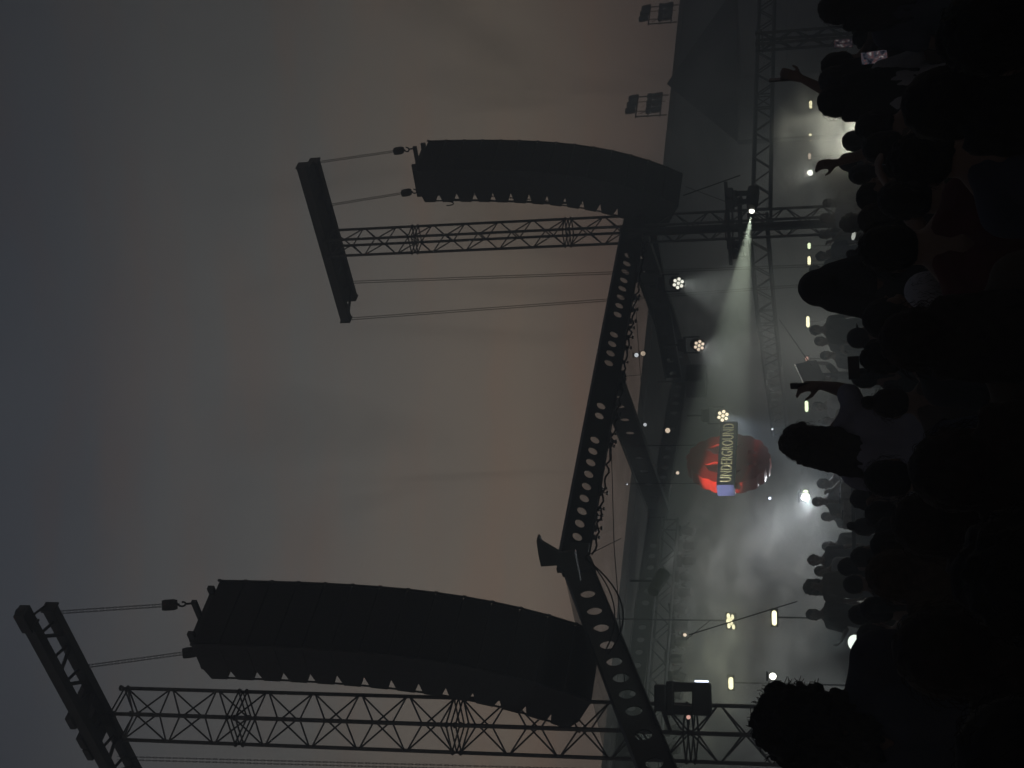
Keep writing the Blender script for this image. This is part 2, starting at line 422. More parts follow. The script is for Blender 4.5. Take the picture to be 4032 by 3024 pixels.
tower('truss_mast', mastL, zh-.1, .54, R(58.4), 'nearer lattice mast carrying the large hanging speaker column', 'mast', 'lattice masts with hanging speakers', secl=3.35, first=1.95)
c1 = at(222, 2412, (a2+F*0).y+.1); c2 = at(312, 2628, (a2 - F*1.3).y)
line_array(apexL, 14, .5, sl, 'large hanging column of black speaker cabinets on the nearer mast', (c1, c2), False)
# --- farther mast
apexR = at(1636, 676, 28.0)
zr = 12.35
a1r = atz(1190, 652, zr); b1r = a1r - F*3.95; a2r = atz(1236, 634, zr) + F*.0; b2r = a2r - F*3.55
hbR = headbeam(a1r, b1r, a2r, b2r, .2, .2, 0, 'slanting double head beam on top of the farther mast', 8)
MB().beam(a1r.lerp(b1r, .02)*.5 + a2r.lerp(b2r, .02)*.5 + UP*.0, a1r.lerp(b1r, .94)*.5 + a2r.lerp(b2r, .94)*.5, .5, .05).build('cover_plate', M_steel, hbR)
tr = at(1800, 935, 28.9); mastR = V((tr.x, tr.y, 0))
tower('truss_mast', mastR, zr-.1, .4, R(52), 'farther lattice mast carrying the smaller looking speaker column', 'mast', 'lattice masts with hanging speakers', secl=3.3, first=1.9)
c1 = at(1243, 641, a2r.y+.1); c2 = at(1290, 809, (a2r - F*1.0).y)
line_array(apexR, 14, 2.4, sl, 'farther hanging column of black speaker cabinets with a restraint chain', (c1, c2), True)

# hoist chains that run down the masts to the ground
def drop_chain(top, bottom, label, gap=.035):
    m = MB(); chain(m, top, bottom, gap=gap*1.3, r=.007, lk=.055)
    o = m.build('hoist_chain', M_chain); tag(o, label, 'chain', 'hoist chains hanging down beside the masts'); return o
def dropat(x0, y0, x1, y1, Y, label):
    a = at(x0, y0, Y); b = at(x1, y1, Y); a2_ = b + (b-a).normalized()*max(0, (b.z-.3)/abs((b-a).normalized().z))
    drop_chain(a, a2_, label)
dropat(460, 2985, 1550, 3014, (b2.y+a2.y)/2+.55, 'pair of chains at the bottom edge of the photo beside the nearer mast')
dropat(1370, 1112, 2400, 1075, b2r.y-.6, 'chain hanging from the farther head beam, nearer its mast')
dropat(1377, 1256, 2380, 1182, b2r.y+.1, 'chain hanging from the outer end of the farther head beam')

# ------------------------------------------------------------------ roof frame of perforated beams
M_beam = mat('beam_steel', (.032, .036, .036), .55, .2, .3, 4)
def frame_of(d):
    d = d.normalized(); a = d.cross(UP).normalized(); return d, a, a.cross(d)
def project(p):
    v = V(p)-EYE; z = v.dot(fwd); return (2016-FPX*v.dot(CUP)/z, 1512-FPX*v.dot(CRT)/z)
def t_at_py(p, q, py):
    lo, hi = 0., 1.; inc = project(q)[1] > project(p)[1]
    for _ in range(40):
        m_ = (lo+hi)/2
        if (project(p.lerp(q, m_))[1] < py) == inc: lo = m_
        else: hi = m_
    return lo
def perf_beam(parent, name, p, q, h, r, pys, lean=V((0, 0, 1)), flange=.13, th=.02, stiff=()):
    """Steel beam whose web is pierced by a row of round holes; pys lists where along the beam they sit."""
    p, q = V(p), V(q); d = (q-p); l = d.length; d.normalize()
    nrm = d.cross(lean).normalized(); w_ = nrm.cross(d).normalized()
    ts = sorted(t_at_py(p, q, y)*l for y in pys)
    vs, fs = [], []
    def pt(x, y, s): vs.append(p + d*x + w_*y + nrm*th/2*s); return len(vs)-1
    x0 = 0.0; m = MB(); K = 16
    def plain(xa, xb):
        if xb-xa > .002: m.box(p + d*(xa+xb)/2, (xb-xa, th, h), (d, nrm, w_))
    for c in ts:
        a, b = c-r*1.25, c+r*1.25
        plain(x0, a)
        ring = []
        for i in range(K):
            t = 2*math.pi*(i+.5)/K; cx, sy = math.cos(t), math.sin(t)
            k = min((r*1.25)/abs(cx) if abs(cx) > 1e-6 else 9, (h/2)/abs(sy) if abs(sy) > 1e-6 else 9)
            ring.append((c+cx*r, sy*r, c+cx*k, sy*k))
        base = len(vs)
        for s in (-1, 1):
            for (ix, iy, ox, oy) in ring: pt(ix, iy, s); pt(ox, oy, s)
        for i in range(K):
            j = (i+1) % K
            for s_, off in ((0, 0), (1, 2*K)):
                fs.append((base+off+2*i, base+off+2*i+1, base+off+2*j+1, base+off+2*j))
            fs.append((base+2*i, base+2*j, base+2*K+2*j, base+2*K+2*i))
        # square the corners of the cell
        for sx in (-1, 1):
            for sy in (-1, 1):
                near = sorted(range(K), key=lambda i: (ring[i][2]-(c+sx*r*1.25))**2+(ring[i][3]-sy*h/2)**2)[:2]
                for s in (-1, 1):
                    k0 = pt(c+sx*r*1.25, sy*h/2, s); off = base+(0 if s < 0 else 2*K)
                    fs.append((off+2*near[0]+1, off+2*near[1]+1, k0))
        x0 = b
    plain(x0, l)
    m.add(vs, fs)
    web = m.build(name, M_beam, parent)
    for s in (-1, 1):
        MB().box(p + d*l/2 + w_*(h/2+.009)*s, (l, flange, .018), (d, nrm, w_)).build('flange', M_beam, web)
    return web
roof = thing('stage_roof_frame', V((0, 27, 5.6)), 'stage roof frame of dark steel beams pierced with rows of round holes', 'roof frame')
HZ = 5.6
pP = atz(2258, 2196, HZ); pR = atz(2492, 905, HZ)
lean = (UP*.86 + F*.5).normalized()
perf_beam(roof, 'front_girder', pP, pR, .42, .082, [2166, 2114, 2062, 2013, 1963, 1916, 1868, 1822, 1777, 1733, 1638, 1599, 1430, 1392, 1355, 1318, 1239, 1204, 1171, 1137, 1104, 1071, 1039, 1007], lean, .16)
pL = at(2665, 3230, 15.6)
perf_beam(roof, 'side_girder', pP + (pL-pP).normalized()*.05, pL, .40, .108, [2340, 2407, 2473, 2540, 2606, 2670, 2734, 2800, 2895, 3006, 3080, 3150], UP, .16)
J2 = atz(2592, 2005, HZ); J3 = atz(2685, 1440, HZ); MID = atz(2408, 1510, HZ)
perf_beam(roof, 'diagonal_beam', pR, J3, .5, .105, [1013, 1070, 1127, 1185, 1241, 1296, 1351, 1406], UP, .14)
perf_beam(roof, 'diagonal_beam', MID, J2, .44, .085, [1560, 1601, 1653, 1705, 1804, 1855, 1905, 1954], UP, .14)
perf_beam(roof, 'rear_girder', J3, J2, .36, .08, [1525, 1558, 1590, 1626, 1690, 1767, 1802, 1843, 1880, 1919, 1957], UP, .16)
J4 = atz(2448, 3080, HZ)
perf_beam(roof, 'rear_girder', J2, J4, .36, .075, [2149, 2190, 2235, 2282, 2328, 2375, 2470, 2519, 2568, 2620, 2672, 2730, 2790, 2850, 2910], UP, .16)
perf_beam(roof, 'diagonal_beam', atz(2470, 1120, HZ) + D*3, atz(2640, 1590, HZ)+D*1.0, .36, .085, [1270, 1314, 1363, 1417, 1470], UP, .14)
m = MB(); o = at(2200, 2200, 19.7); fo = [(2117, 2110), (2124, 2118), (2131, 2135), (2206, 2179), (2262, 2170), (2285, 2290), (2236, 2262), (2192, 2227), (2130, 2231), (2120, 2188), (2112, 2130)]
fpts = [at(x, y, 19.75) for x, y in fo]
n_ = len(fpts); m.add(fpts + [x + V((.02, .09, 0)) for x in fpts], [tuple(range(n_)), tuple(range(2*n_-1, n_-1, -1))] + [(i, (i+1) % n_, n_+(i+1) % n_, n_+i) for i in range(n_)])
m.build('ridge_fin', M_beam, roof)
# joint plates where beams meet
for c, s in ((pP, .55), (pR, .8), (MID, .62), (J2, .6), (J3, .62)):
    MB().box(c, (s, .10, .44), (D, F, UP)).build('gusset_plate', M_beam, roof, bevel=.01)
MB().beam(pP - (pL-pP).normalized()*.16, pP + (pL-pP).normalized()*.48, .06, .50).build('gusset_plate', M_beam, roof)
MB().bar(pR + UP*.1 - D*.1, V((pR.x, pR.y, 0)) - D*.1, .085, 12).build('corner_post', M_beam, roof)
# translucent canopy skin stretched between the front and rear girders
ms = bpy.data.materials.new('canopy_skin'); ms.use_nodes = True; n = ms.node_tree.nodes; b = n['Principled BSDF']
b.inputs['Base Color'].default_value = (.10, .10, .095, 1); b.inputs['Roughness'].default_value = .9; b.inputs['Alpha'].default_value = .50
z = n.new('ShaderNodeTexNoise'); z.inputs['Scale'].default_value = .7; z.inputs['Detail'].default_value = 4; r = n.new('ShaderNodeMapRange')
r.inputs['To Min'].default_value = .24; r.inputs['To Max'].default_value = .55; r.inputs['From Min'].default_value = .3; r.inputs['From Max'].default_value = .7
tcn = n.new('ShaderNodeTexCoord'); ms.node_tree.links.new(tcn.outputs['Object'], z.inputs['Vector']); ms.node_tree.links.new(z.outputs['Fac'], r.inputs['Value']); ms.node_tree.links.new(r.outputs[0], b.inputs['Alpha'])
m = MB(); dz = UP*.2
m.add([pP+dz, MID+dz, pR+dz, J3+dz, J2+dz, J4+dz, pL+dz], [(0, 1, 4), (1, 2, 3), (1, 3, 4), (0, 4, 5), (0, 5, 6)])
m.build('canopy_skin', ms, roof)
# cable loom and clamps hanging under the front girder
rnd = random.Random(5)
dd = (pR-pP).normalized(); fl = (pR-pP).length; wv = lean*-.20
m = MB(); pts = []
n_ = 90
for i in range(n_):
    pts.append(pP + dd*(fl*(.02+.96*i/n_)) + wv*1.12 - UP*(.03+.05*abs(math.sin(i*.9))+.03*rnd.random()))
m.path(pts, .016, 5); m.build('cable_loom', M_cable, roof)
for i in range(34):
    c = pP + dd*(fl*rnd.uniform(.03, .97)) + wv*1.15
    m = MB(); s = rnd.uniform(.03, .06)
    m.box(c - UP*.02, (s*1.6, s, s*1.4), (dd, F, UP)); m.bar(c - UP*.02, c - UP*(.06+s), .009, 5); m.box(c - UP*(.07+s), (s, s*.7, .03), (dd, F, UP))
    m.build('clamp', M_blk, roof)
# rear of stage: trim rope and bracing wires
m = MB()
def wire(a, b, r_=.007, sag=0.0):
    a, b = V(a), V(b); P_ = [a.lerp(b, k/14) - UP*sag*4*(k/14)*(1-k/14) for k in range(15)]; return MB().path(P_, r_, 5).build('bracing_wire', M_cable, roof)
wire(at(2400, 1512, 26), at(2418, 2150, 22)); wire(at(2418, 2150, 22), at(2460, 2700, 19)); wire(at(2503, 1200, 31), at(2530, 1600, 30)); wire(at(2305, 2190, 20), at(2445, 2120, 25), .006)
wire(at(2430, 1485, 26), at(2530, 1475, 33), .006); wire(at(2305, 2195, 20), at(2385, 2560, 18.5), .010, .25); wire(at(2305, 2200, 20), at(2395, 2575, 18.5), .012, .35)

wire(at(2712, 2500, 21), at(3140, 2368, 21), .009); wire(at(2700, 2520, 21), at(2800, 2440, 21), .005)
wire(at(2690, 770, 27.5), at(2915, 690, 27.5), .012); wire(at(2700, 735, 27.5), at(2860, 795, 27.5), .006); wire(at(3070, 1260, 33), at(3195, 1440, 27), .012)
# ------------------------------------------------------------------ dark lighting bar with fixtures behind the rear girder
ra, rb = atz(2640, 2060, 5.1), atz(2560, 3060, 5.1)
rt = thing('rear_lighting_bar', ra, 'dark lighting bar loaded with small fixtures behind the rear girder at the left', 'lighting bar')
m = MB(); truss_mb(m, ra, rb, .34, UP, .03, .016, .45); m.build('truss_section', M_steel, rt)
rn_ = random.Random(9); bd = (rb-ra).normalized()
for i in range(15):
    c = ra.lerp(rb, (i+.5)/15) - UP*rn_.uniform(.30, .42); k = rn_.uniform(.85, 1.15); an = rn_.uniform(-.5, .5)
    dd_ = V((math.sin(an)*.6, -.35, -1)).normalized(); d_, a_, b_ = frame_of(dd_)
    f_ = MB().bar(c + d_*.16*k, c - d_*.08*k, .085*k, 12, r2=.105*k).bar(c - d_*.08*k, c - d_*.13*k, .105*k, 12, r2=.07*k).build('fixture', M_blk, rt)
    MB().box(c - d_*.0 + a_*.13*k, (.03, .02, .24), (d_, a_, b_)).box(c + UP*.17, (.06, .28*k, .05), (d_, a_, UP)).box(c - a_*.13*k, (.03, .02, .24), (d_, a_, b_)).build('bracket', M_blk, f_)
sb_ = at(2742, 1500, 33); spk = thing('hung_cabinet', sb_, 'dark boxy cabinet hanging in the smoke under the end of the rear girder', 'loudspeaker')
MB().box(sb_, (.62, .5, .46), (D, F, UP)).build('cabinet', M_cab, spk, bevel=.015); MB().box(sb_ + F*.255, (.56, .012, .40), (D, F, UP)).build('grille', M_grille, spk)
MB().bar(sb_ + UP*.22, sb_ + UP*.9, .02).build('hanger', M_steel, spk)

# ------------------------------------------------------------------ side trusses at head height
def side_truss(name, pts, side, label, group=None, rad=.034, seg=.42):
    t = thing(name, V(pts[0]), label, 'truss', group)
    for a, b in zip(pts, pts[1:]):
        m = MB(); truss_mb(m, V(a), V(b), side, UP, rad, rad*.5, seg); m.build('truss_section', M_alu, t)
    return t
g = 'side lighting trusses beside the stage'
zt_ = 3.2
side_truss('lighting_truss', [atz(3022, -60, zt_), atz(3008, 400, zt_), atz(2998, 850, zt_)], .37, 'horizontal lattice truss running right from the farther mast', g)
side_truss('lighting_truss', [atz(2985, 900, zt_)+F*.2, atz(3018, 1250, zt_), atz(3072, 1690, zt_)], .37, 'horizontal lattice truss running back into the smoke left of the farther mast', g)
side_truss('lighting_truss', [atz(3070, -60, zt_+.1), atz(3084, 560, zt_+.1), atz(3092, 1350, zt_+.1)], .34, 'second, hazier lattice truss behind the first', g)
bp = at(3100, 157, 30.4); bp.z = 0
tower('truss_post', bp, 3.15, .26, R(20), 'short lattice post under the right truss', 'truss', None, secl=3.2, r=.032, rl=.016, seg=.35)

# ------------------------------------------------------------------ stage deck, booth, sign
M_deck = mat('deck_ply', (.03, .03, .032), .7, 0, .3, 3, .2)
dk = STG + UP*0
deck = thing('stage_deck', dk, 'dark raised stage deck under the smoke', 'stage')
MB().box(dk + D*3 - F*9.2 + UP*.41, (34, 16.4, .12), (D, F, UP)).build('deck_floor', M_deck, deck)
m = MB().box(dk + D*3 - F*1.1 + UP*.17, (34, .04, .34), (D, F, UP)); m.build('deck_skirt', M_blk, deck)

M_red = mat('red_lacquer', (.42, .022, .012), .32, 0, .15, 3, spec=.5)
M_navy = mat('navy_panel', (.018, .026, .05), .4, 0, .15, 3)
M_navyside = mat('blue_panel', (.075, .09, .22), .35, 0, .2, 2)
M_letter = mat('cream_letter', (.62, .62, .40), .5, 0, .08, 6)
sc_ = at(2872, 1826, 27.4)                # centre of the round
sign = thing('hanging_sign', sc_, 'red lobed round sign crossed by a dark blue bar reading UNDERGROUND', 'sign')
def lobed(rx, ry, n=170):
    r_ = random.Random(11); out = []
    lob = [r_.uniform(.8, 1.2) for _ in range(30)]
    for i in range(n):
        t = 2*math.pi*i/n; k = t/(2*math.pi)*19; a = lob[int(k) % 30]
        s = 1 + .050*a*abs(math.sin(k*math.pi)) - .02*math.sin(t*3)
        out.append((math.cos(t)*rx*s, math.sin(t)*ry*s))
    return out
# plate with cut-outs, made from a filled curve so that the holes are real
cu = bpy.data.curves.new('round_plate', 'CURVE'); cu.dimensions = '2D'; cu.fill_mode = 'BOTH'; cu.extrude = .15; cu.bevel_depth = .004
def spl(pts):
    sp = cu.splines.new('POLY'); sp.points.add(len(pts)-1)
    for q, (x, y) in zip(sp.points, pts): q.co = (x, y, 0, 1)
    sp.use_cyclic_u = True
RX, RY = .61, .76
spl(lobed(RX, RY))
# four cut-outs: two tall hooked openings above the bar and two small slots below it, with a curl at the bar's lower edge
spl([(-.34, .12), (-.09, .12), (-.08, .26), (-.15, .40), (-.13, .50), (-.21, .42), (-.31, .38), (-.36, .24)])
spl([(.10, .12), (.36, .12), (.38, .24), (.30, .34), (.24, .48), (.21, .37), (.11, .30)])
spl([(-.20, -.33), (-.09, -.36), (-.06, -.44), (-.12, -.53), (-.20, -.51), (-.16, -.42)])
spl([(.10, -.36), (.21, -.34), (.23, -.44), (.17, -.52), (.09, -.52), (.13, -.43)])
spl([(-.42, -.12), (-.31, -.12), (-.27, -.26), (-.30, -.25), (-.36, -.20)])
spl([(.31, -.12), (.36, -.12), (.40, -.26), (.36, -.25)])
tmp = bpy.data.objects.new('tmp', cu); COL.objects.link(tmp)
dg = bpy.context.evaluated_depsgraph_get()
me = bpy.data.meshes.new_from_object(tmp.evaluated_get(dg)); bpy.data.objects.remove(tmp)
me.materials.clear(); me.materials.append(M_red); me.name = 'round_plate'
pl = bpy.data.objects.new('round_plate', me); COL.objects.link(pl); pl.parent = sign
SF = (V((.72, -.69, 0))).normalized(); SD = V((-SF.y, SF.x, 0))          # sign's own facing
SU = UP
pl.matrix_local = Matrix(((SD.x, SU.x, SF.x, 0), (SD.y, SU.y, SF.y, 0), (SD.z, SU.z, SF.z, 0), (0, 0, 0, 1)))
bc = sc_ + SF*.17 + UP*.02
MB().box(bc, (1.64, .30, .325), (SD, SF, SU)).build('name_bar', M_navy, sign, bevel=.004)
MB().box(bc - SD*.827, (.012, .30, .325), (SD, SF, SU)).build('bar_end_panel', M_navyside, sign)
fc = bpy.data.curves.new('lettering', 'FONT'); fc.body = 'UNDERGROUND'; fc.size = .30; fc.align_x = 'CENTER'; fc.align_y = 'CENTER'; fc.extrude = .006; fc.space_character = 1.06; fc.resolution_u = 4
tmp = bpy.data.objects.new('tmp', fc); COL.objects.link(tmp)
dg = bpy.context.evaluated_depsgraph_get(); me = bpy.data.meshes.new_from_object(tmp.evaluated_get(dg)); bpy.data.objects.remove(tmp)
xs = [v.co.x for v in me.vertices]; ys = [v.co.y for v in me.vertices]
sx = 1.50/(max(xs)-min(xs)); sy = .215/(max(ys)-min(ys)); mxx = (max(xs)+min(xs))/2; mxy = (max(ys)+min(ys))/2
for v in me.vertices: v.co.x = (v.co.x-mxx)*sx; v.co.y = (v.co.y-mxy)*sy
me.materials.clear(); me.materials.append(M_letter)
lt = bpy.data.objects.new('lettering', me); COL.objects.link(lt); lt.parent = sign
o_ = bc - sc_ + SF*.158
lt.matrix_local = Matrix(((SD.x, SU.x, SF.x, o_.x), (SD.y, SU.y, SF.y, o_.y), (SD.z, SU.z, SF.z, o_.z), (0, 0, 0, 1)))
m = MB()
for s in (-.5, .5): MB().bar(sc_ + SD*s + UP*.55, sc_ + SD*s*1.0 + UP*1.95, .008).build('hanging_wire', M_cable, sign)

# DJ booth: table, front board, decks and mixer
bo = at(3330, 1935, 24.6); bo.z = .47
booth = thing('dj_booth', bo, 'dark performance table with a row of players and mixer on top', 'booth')
MB().box(bo + UP*1.0, (2.1, .75, .06), (D, F, UP)).build('table_top', M_blk, booth, bevel=.006)
MB().box(bo + UP*.48 + F*.33, (2.06, .04, .96), (D, F, UP)).build('front_board', M_deck, booth)
M_gear = mat('grey_gear', (.26, .25, .24), .5, 0, .3, 9)
for i, (x, wd, h_) in enumerate(((-.72, .34, .13), (-.32, .36, .17), (.06, .36, .15), (.46, .34, .17), (.82, .28, .1))):
    g_ = MB().box(bo + D*x + UP*(1.03+h_/2) + F*.15, (wd, .34, h_), (D, F, UP)).build('player', M_gear, booth, bevel=.01)
    MB().bar(bo + D*x + UP*(1.03+h_) + F*.15, bo + D*x + UP*(1.05+h_) + F*.15, .09, 20).build('jog_wheel', M_blk, g_)
m_ = at(3190, 1468, 27.5)
scr = thing('stage_monitor', V((m_.x, m_.y, .47)), 'large dark monitor panel leaning in the smoke on stage', 'screen')
MB().box(m_, (.62, .07, .42), ((D*.96+UP*.28).normalized(), F, (UP*.96-D*.28).normalized())).build('panel', M_blk, scr, bevel=.01)
MB().bar(V((m_.x, m_.y, .47)), m_ - UP*.1 - F*.05, .03, 8).build('stand', M_blk, scr)
MB().box(V((m_.x, m_.y, .49)), (.5, .5, .03), (D, F, UP)).build('foot_plate', M_blk, scr)

# ------------------------------------------------------------------ stage lamps
M_glassdark = mat('screen_off', (.01, .01, .012), .15, 0, 0)
def emat(name, col, s):
    m = bpy.data.materials.new(name); m.use_nodes = True; n = m.node_tree.nodes; n.remove(n['Principled BSDF'])
    e = n.new('ShaderNodeEmission'); e.inputs['Color'].default_value = (*col, 1); e.inputs['Strength'].default_value = s
    m.node_tree.links.new(e.outputs[0], n['Material Output'].inputs['Surface']); return m
E_warm = emat('lamp_warm', (1, .80, .60), 1.15); E_white = emat('lamp_white', (1, 1, .86), 3); E_cell = emat('cell_white', (1, .98, .84), 1.3); E_green = emat('lamp_green_white', (.85, 1, .62), 2.4)
E_strip = emat('strip_warm', (1, .93, .56), 2.8); E_dim = emat('lamp_dim', (1, .8, .6), .9); E_blue = emat('lamp_cool', (.75, .85, 1), 3); E_dot = emat('lamp_pin', (.9, .95, 1), 1.2)
E_pinkish = emat('lamp_pink', (1, .55, .45), .8)
M_lens = mat('lens_glass', (.3, .3, .3), .1, 0, 0)
def spot(parent, p, tgt, power, ang, col, blend=.6, soft=.05):
    l = bpy.data.lights.new('beam_light', 'SPOT'); l.energy = power; l.spot_size = R(ang); l.spot_blend = blend; l.color = col; l.shadow_soft_size = soft
    o = bpy.data.objects.new('beam_light', l); COL.objects.link(o); o.parent = parent
    q = V(p) - (parent.location if parent else V((0, 0, 0)))
    o.location = q; o.rotation_euler = (V(tgt)-V(p)).to_track_quat('-Z', 'Y').to_euler(); return o
def wash_light(px, py, Y, look, tgt, label, r=.115, power=600, ang=40, col=(1, 1, .9), em=None, hang=None, group='bright seven-lens wash lights under the roof frame'):
    """Moving wash head with seven lenses: base box, yoke, drum."""
    c = at(px, py, Y); t = thing('wash_light', c, label, 'stage light', group)
    d, a, b = frame_of(V(look))
    h = MB(); h.bar(c - d*.24, c, r*1.12, 24, r2=r*1.22); h.bar(c - d*.30, c - d*.24, r*.8, 20, r2=r*1.12); h.build('lamp_head', M_blk, t)
    MB().bar(c + d*.0, c + d*.012, r*1.22, 24).build('bezel', M_blk, t)
    for i in range(7):
        q = c + d*.016 if i == 0 else c + d*.016 + (a*math.cos(R(60*i+12)) + b*math.sin(R(60*i+12)))*r*.74
        MB().bar(q, q + d*.01, r*.285, 14).build('lens', em or E_white, t)
    hb = c - d*.13 + UP*.30
    y = MB()
    for s in (-1, 1):
        y.box(c - d*.13 + a*s*(r*1.22+.03) + UP*.12, (.05, .03, .34), (d, a, UP))
    y.box(c - d*.13 + UP*.27, (.06, r*2.44+.09, .04), (d, a, UP)); y.build('yoke', M_blk, t)
    MB().box(c - d*.13 + UP*.34, (.24, .26, .11), (d, a, UP)).build('base_box', M_blk, t, bevel=.01)
    MB().bar(c - d*.13 + UP*.38, c - d*.13 + UP*(hang or .7), .02).build('hanger_clamp', M_steel, t)
    if power: spot(t, c + d*.06, tgt, power, ang, col, .7, .08)
    return t
EYEDIR = lambda p: (EYE - p).normalized()
p1 = at(2670, 1115, 28.5); p2 = at(2752, 1360, 30.5); p3 = at(2846, 1637, 29.0)
wash_light(2670, 1115, 28.5, EYEDIR(p1)+V((-.12, 0, -.25)), at(3010, 1185, 25.5), 'wash light nearest the farther mast, beam pointing down', power=620, ang=34, em=E_cell, col=(1, .98, .86))
wash_light(2752, 1360, 30.5, EYEDIR(p2)+V((-.15, 0, -.3)), at(3020, 1500, 27), 'middle one of the three wash lights, warm white lenses', power=480, ang=44, em=E_warm, col=(1, .96, .86))
wash_light(2846, 1637, 29.0, EYEDIR(p3)+V((-.1, 0, -.2)), at(3010, 1760, 27.4), 'wash light just above the end of the UNDERGROUND bar', power=420, ang=40, col=(.74, .84, 1), em=emat('lamp_warm_bright', (1, .86, .6), 1.8))

def moving_head(c, head_dir, label, group, base_up, scale=1.0, em=None):
    """Beam head in a two-armed yoke under (or over) its base."""
    t = thing('moving_head', c, label, 'stage light', group)
    d, a, b = frame_of(V(head_dir)); s = scale
    h = MB(); prof = [(-.22, -.07), (-.19, -.115), (.12, -.12), (.22, -.105), (.235, -.08), (.235, .08), (.22, .105), (.12, .12), (-.19, .115), (-.22, .07)]
    h.prism([(x*s, y*s) for x, y in prof], c, d, b, a, .22*s); h.build('lamp_head', M_blk, t, bevel=.02*s)
    MB().bar(c + d*.236*s, c + d*.252*s, .082*s, 20).build('lens', em or E_dim, t)
    side = base_up.cross(d).normalized()
    for k in (-1, 1):
        MB().prism([(-.05*s, -.06*s), (.05*s, -.06*s), (.065*s, .34*s), (-.065*s, .34*s)], c + side*k*.145*s, side.cross(base_up), base_up, side, .045*s).build('yoke_arm', M_blk, t, bevel=.01*s)
    MB().box(c + base_up*.36*s, (.36*s, .16*s, .08*s), (side, side.cross(base_up), base_up)).build('yoke_bridge', M_blk, t, bevel=.02*s)
    MB().box(c + base_up*.47*s, (.36*s, .30*s, .15*s), (side, side.cross(base_up), base_up)).build('base_box', M_blk, t, bevel=.02*s)
    return t
# big one on the nearer mast: body aimed to the right, yoke open towards us
cl = at(2763, 2752, 18.6)
hd_ = (V((1, .15, .05))).normalized()
t = thing('moving_head', cl, 'large dark moving head light in its yoke on the nearer mast', 'stage light', 'moving head lights on the masts')
s = 1.0; vx = V((.985, .17, 0)); vy = V((-.17, .985, 0))
MB().prism([(-.21, -.115), (-.19, -.125), (.19, -.12), (.215, -.09), (.215, .09), (.19, .115), (-.17, .12), (-.21, .10)], cl, vx, UP, vy, .22).build('lamp_head', M_blk, t, bevel=.025)
MB().bar(cl + vx*.216, cl + vx*.235, .09, 20).build('lens', E_blue, t)
for k in (-.155, .155):
    MB().prism([(-.055, -.05), (.055, -.05), (.065, .30), (-.065, .30)], cl + vx*k*.95 + UP*.09, vx, UP, vy, .12).build('yoke_arm', M_blk, t, bevel=.012)
MB().box(cl + UP*.41, (.44, .14, .10), (vx, vy, UP)).build('yoke_bridge', M_blk, t, bevel=.02)
MB().box(cl + UP*.53, (.34, .24, .16), (vx, vy, UP)).build('base_box', M_blk, t, bevel=.02)
MB().bar(cl + UP*.56, cl + UP*.56 + (mastL-cl).normalized().lerp(V((mastL.x-cl.x, mastL.y-cl.y, 0)), 1), .03).build('clamp_arm', M_steel, t)
spot(t, cl + vx*.26, cl + vx*3 + UP*.35, 70, 26, (.7, .85, 1), .8)
# bright beam on the farther mast
cr = at(2962, 808, 27.0); tg = at(2905, 1180, 26.0)
hdR = (tg-cr).normalized()
moving_head(at(2964, 776, 27.0), hdR, 'moving head light on the farther mast throwing the sharp white beam', 'moving head lights on the masts', UP, .9, M_glassdark)
tR = at(2961, 826, 27.0)
sb = thing('beam_nozzle', tR, 'bright round lens at the start of the sharp beam', 'stage light')
MB().bar(tR - hdR*.03, tR + hdR*.02, .06, 20).build('lens_ring', M_blk, sb); MB().bar(tR + hdR*.021, tR + hdR*.03 + V((0, -.01, 0)), .052, 20).build('lens', E_white, sb)
MB().sphere(tR + hdR*.02, .048).build('lens_dome', E_white, sb, smooth=True)
spot(sb, tR + hdR*.13, tg, 6000, 16, (.95, 1, .74), .45, .02)
# pipes clamped on the farther mast for it
def pipe(a, b, r, label): 
    o = MB().bar(a, b, r, 10).build('crossbar', M_steel); tag(o, label, 'pipe', 'crossbars clamped on the farther mast')
pipe(at(2857, 716, 27.6), at(2878, 1044, 27.6), .036, 'upper crossbar clamped across the farther mast')
pipe(at(2912, 790, 27.7), at(2918, 1012, 27.7), .045, 'lower crossbar clamped across the farther mast, shorter')
for (x, y, r_) in ((2870, 805, 20), (2872, 960, -15), (2880, 1000, 10)):
    c = at(x+14, y, 28.3); t = thing('par_can', c, ['small can light on the crossbar beside the sharp beam', 'small can light under the crossbar, middle', 'small can light under the crossbar, toward its outer end'][(805, 960, 1000).index(y)], 'stage light', 'small can lights on the crossbar')
    MB().bar(c, c + V((math.sin(R(r_))*.2, -.05, -.2)), .07, 14, r2=.09).build('can', M_blk, t)
    MB().box(c + UP*.04, (.2, .03, .16)).build('bracket', M_blk, t, bevel=.006)

# row of strip lights at the back of the stage
def batten(px, py, Y, ln, label, em=E_strip, th=.075):
    c = at(px, py, Y); L = ln/FPX*Y/.95
    t = thing('strip_light', c, label, 'strip light', 'strip lights along the back of the stage')
    vx = V((1, 0, 0))
    MB().box(c + V((0, .05, 0)), (L+.06, .08, th+.05)).build('housing', M_blk, t, bevel=.01)
    k = th/2; h = L/2; prof = [(-h+k*math.cos(x)*1 + 0, k*math.sin(x)) for x in [R(v) for v in range(90, 271, 30)]] if h > k else None
    if h > k:
        prof = [(-h+k+k*math.cos(R(v)), k*math.sin(R(v))) for v in range(90, 271, 30)] + [(h-k+k*math.cos(R(v)), k*math.sin(R(v))) for v in range(-90, 91, 30)]
    else: prof = [(k*math.cos(R(v)), k*math.sin(R(v))) for v in range(0, 360, 30)]
    MB().prism(prof, c + V((0, -.012, 0)), vx, UP, V((0, 1, 0)), .03).build('light_tube', em, t)
    MB().bar(c + V((0, .06, -.03)), V((c.x, c.y+.06, .47 if Y > 25 else 0)), .015).build('stand', M_blk, t)
def yb(py): return 28 + (2430-py)*(12.4/2020)
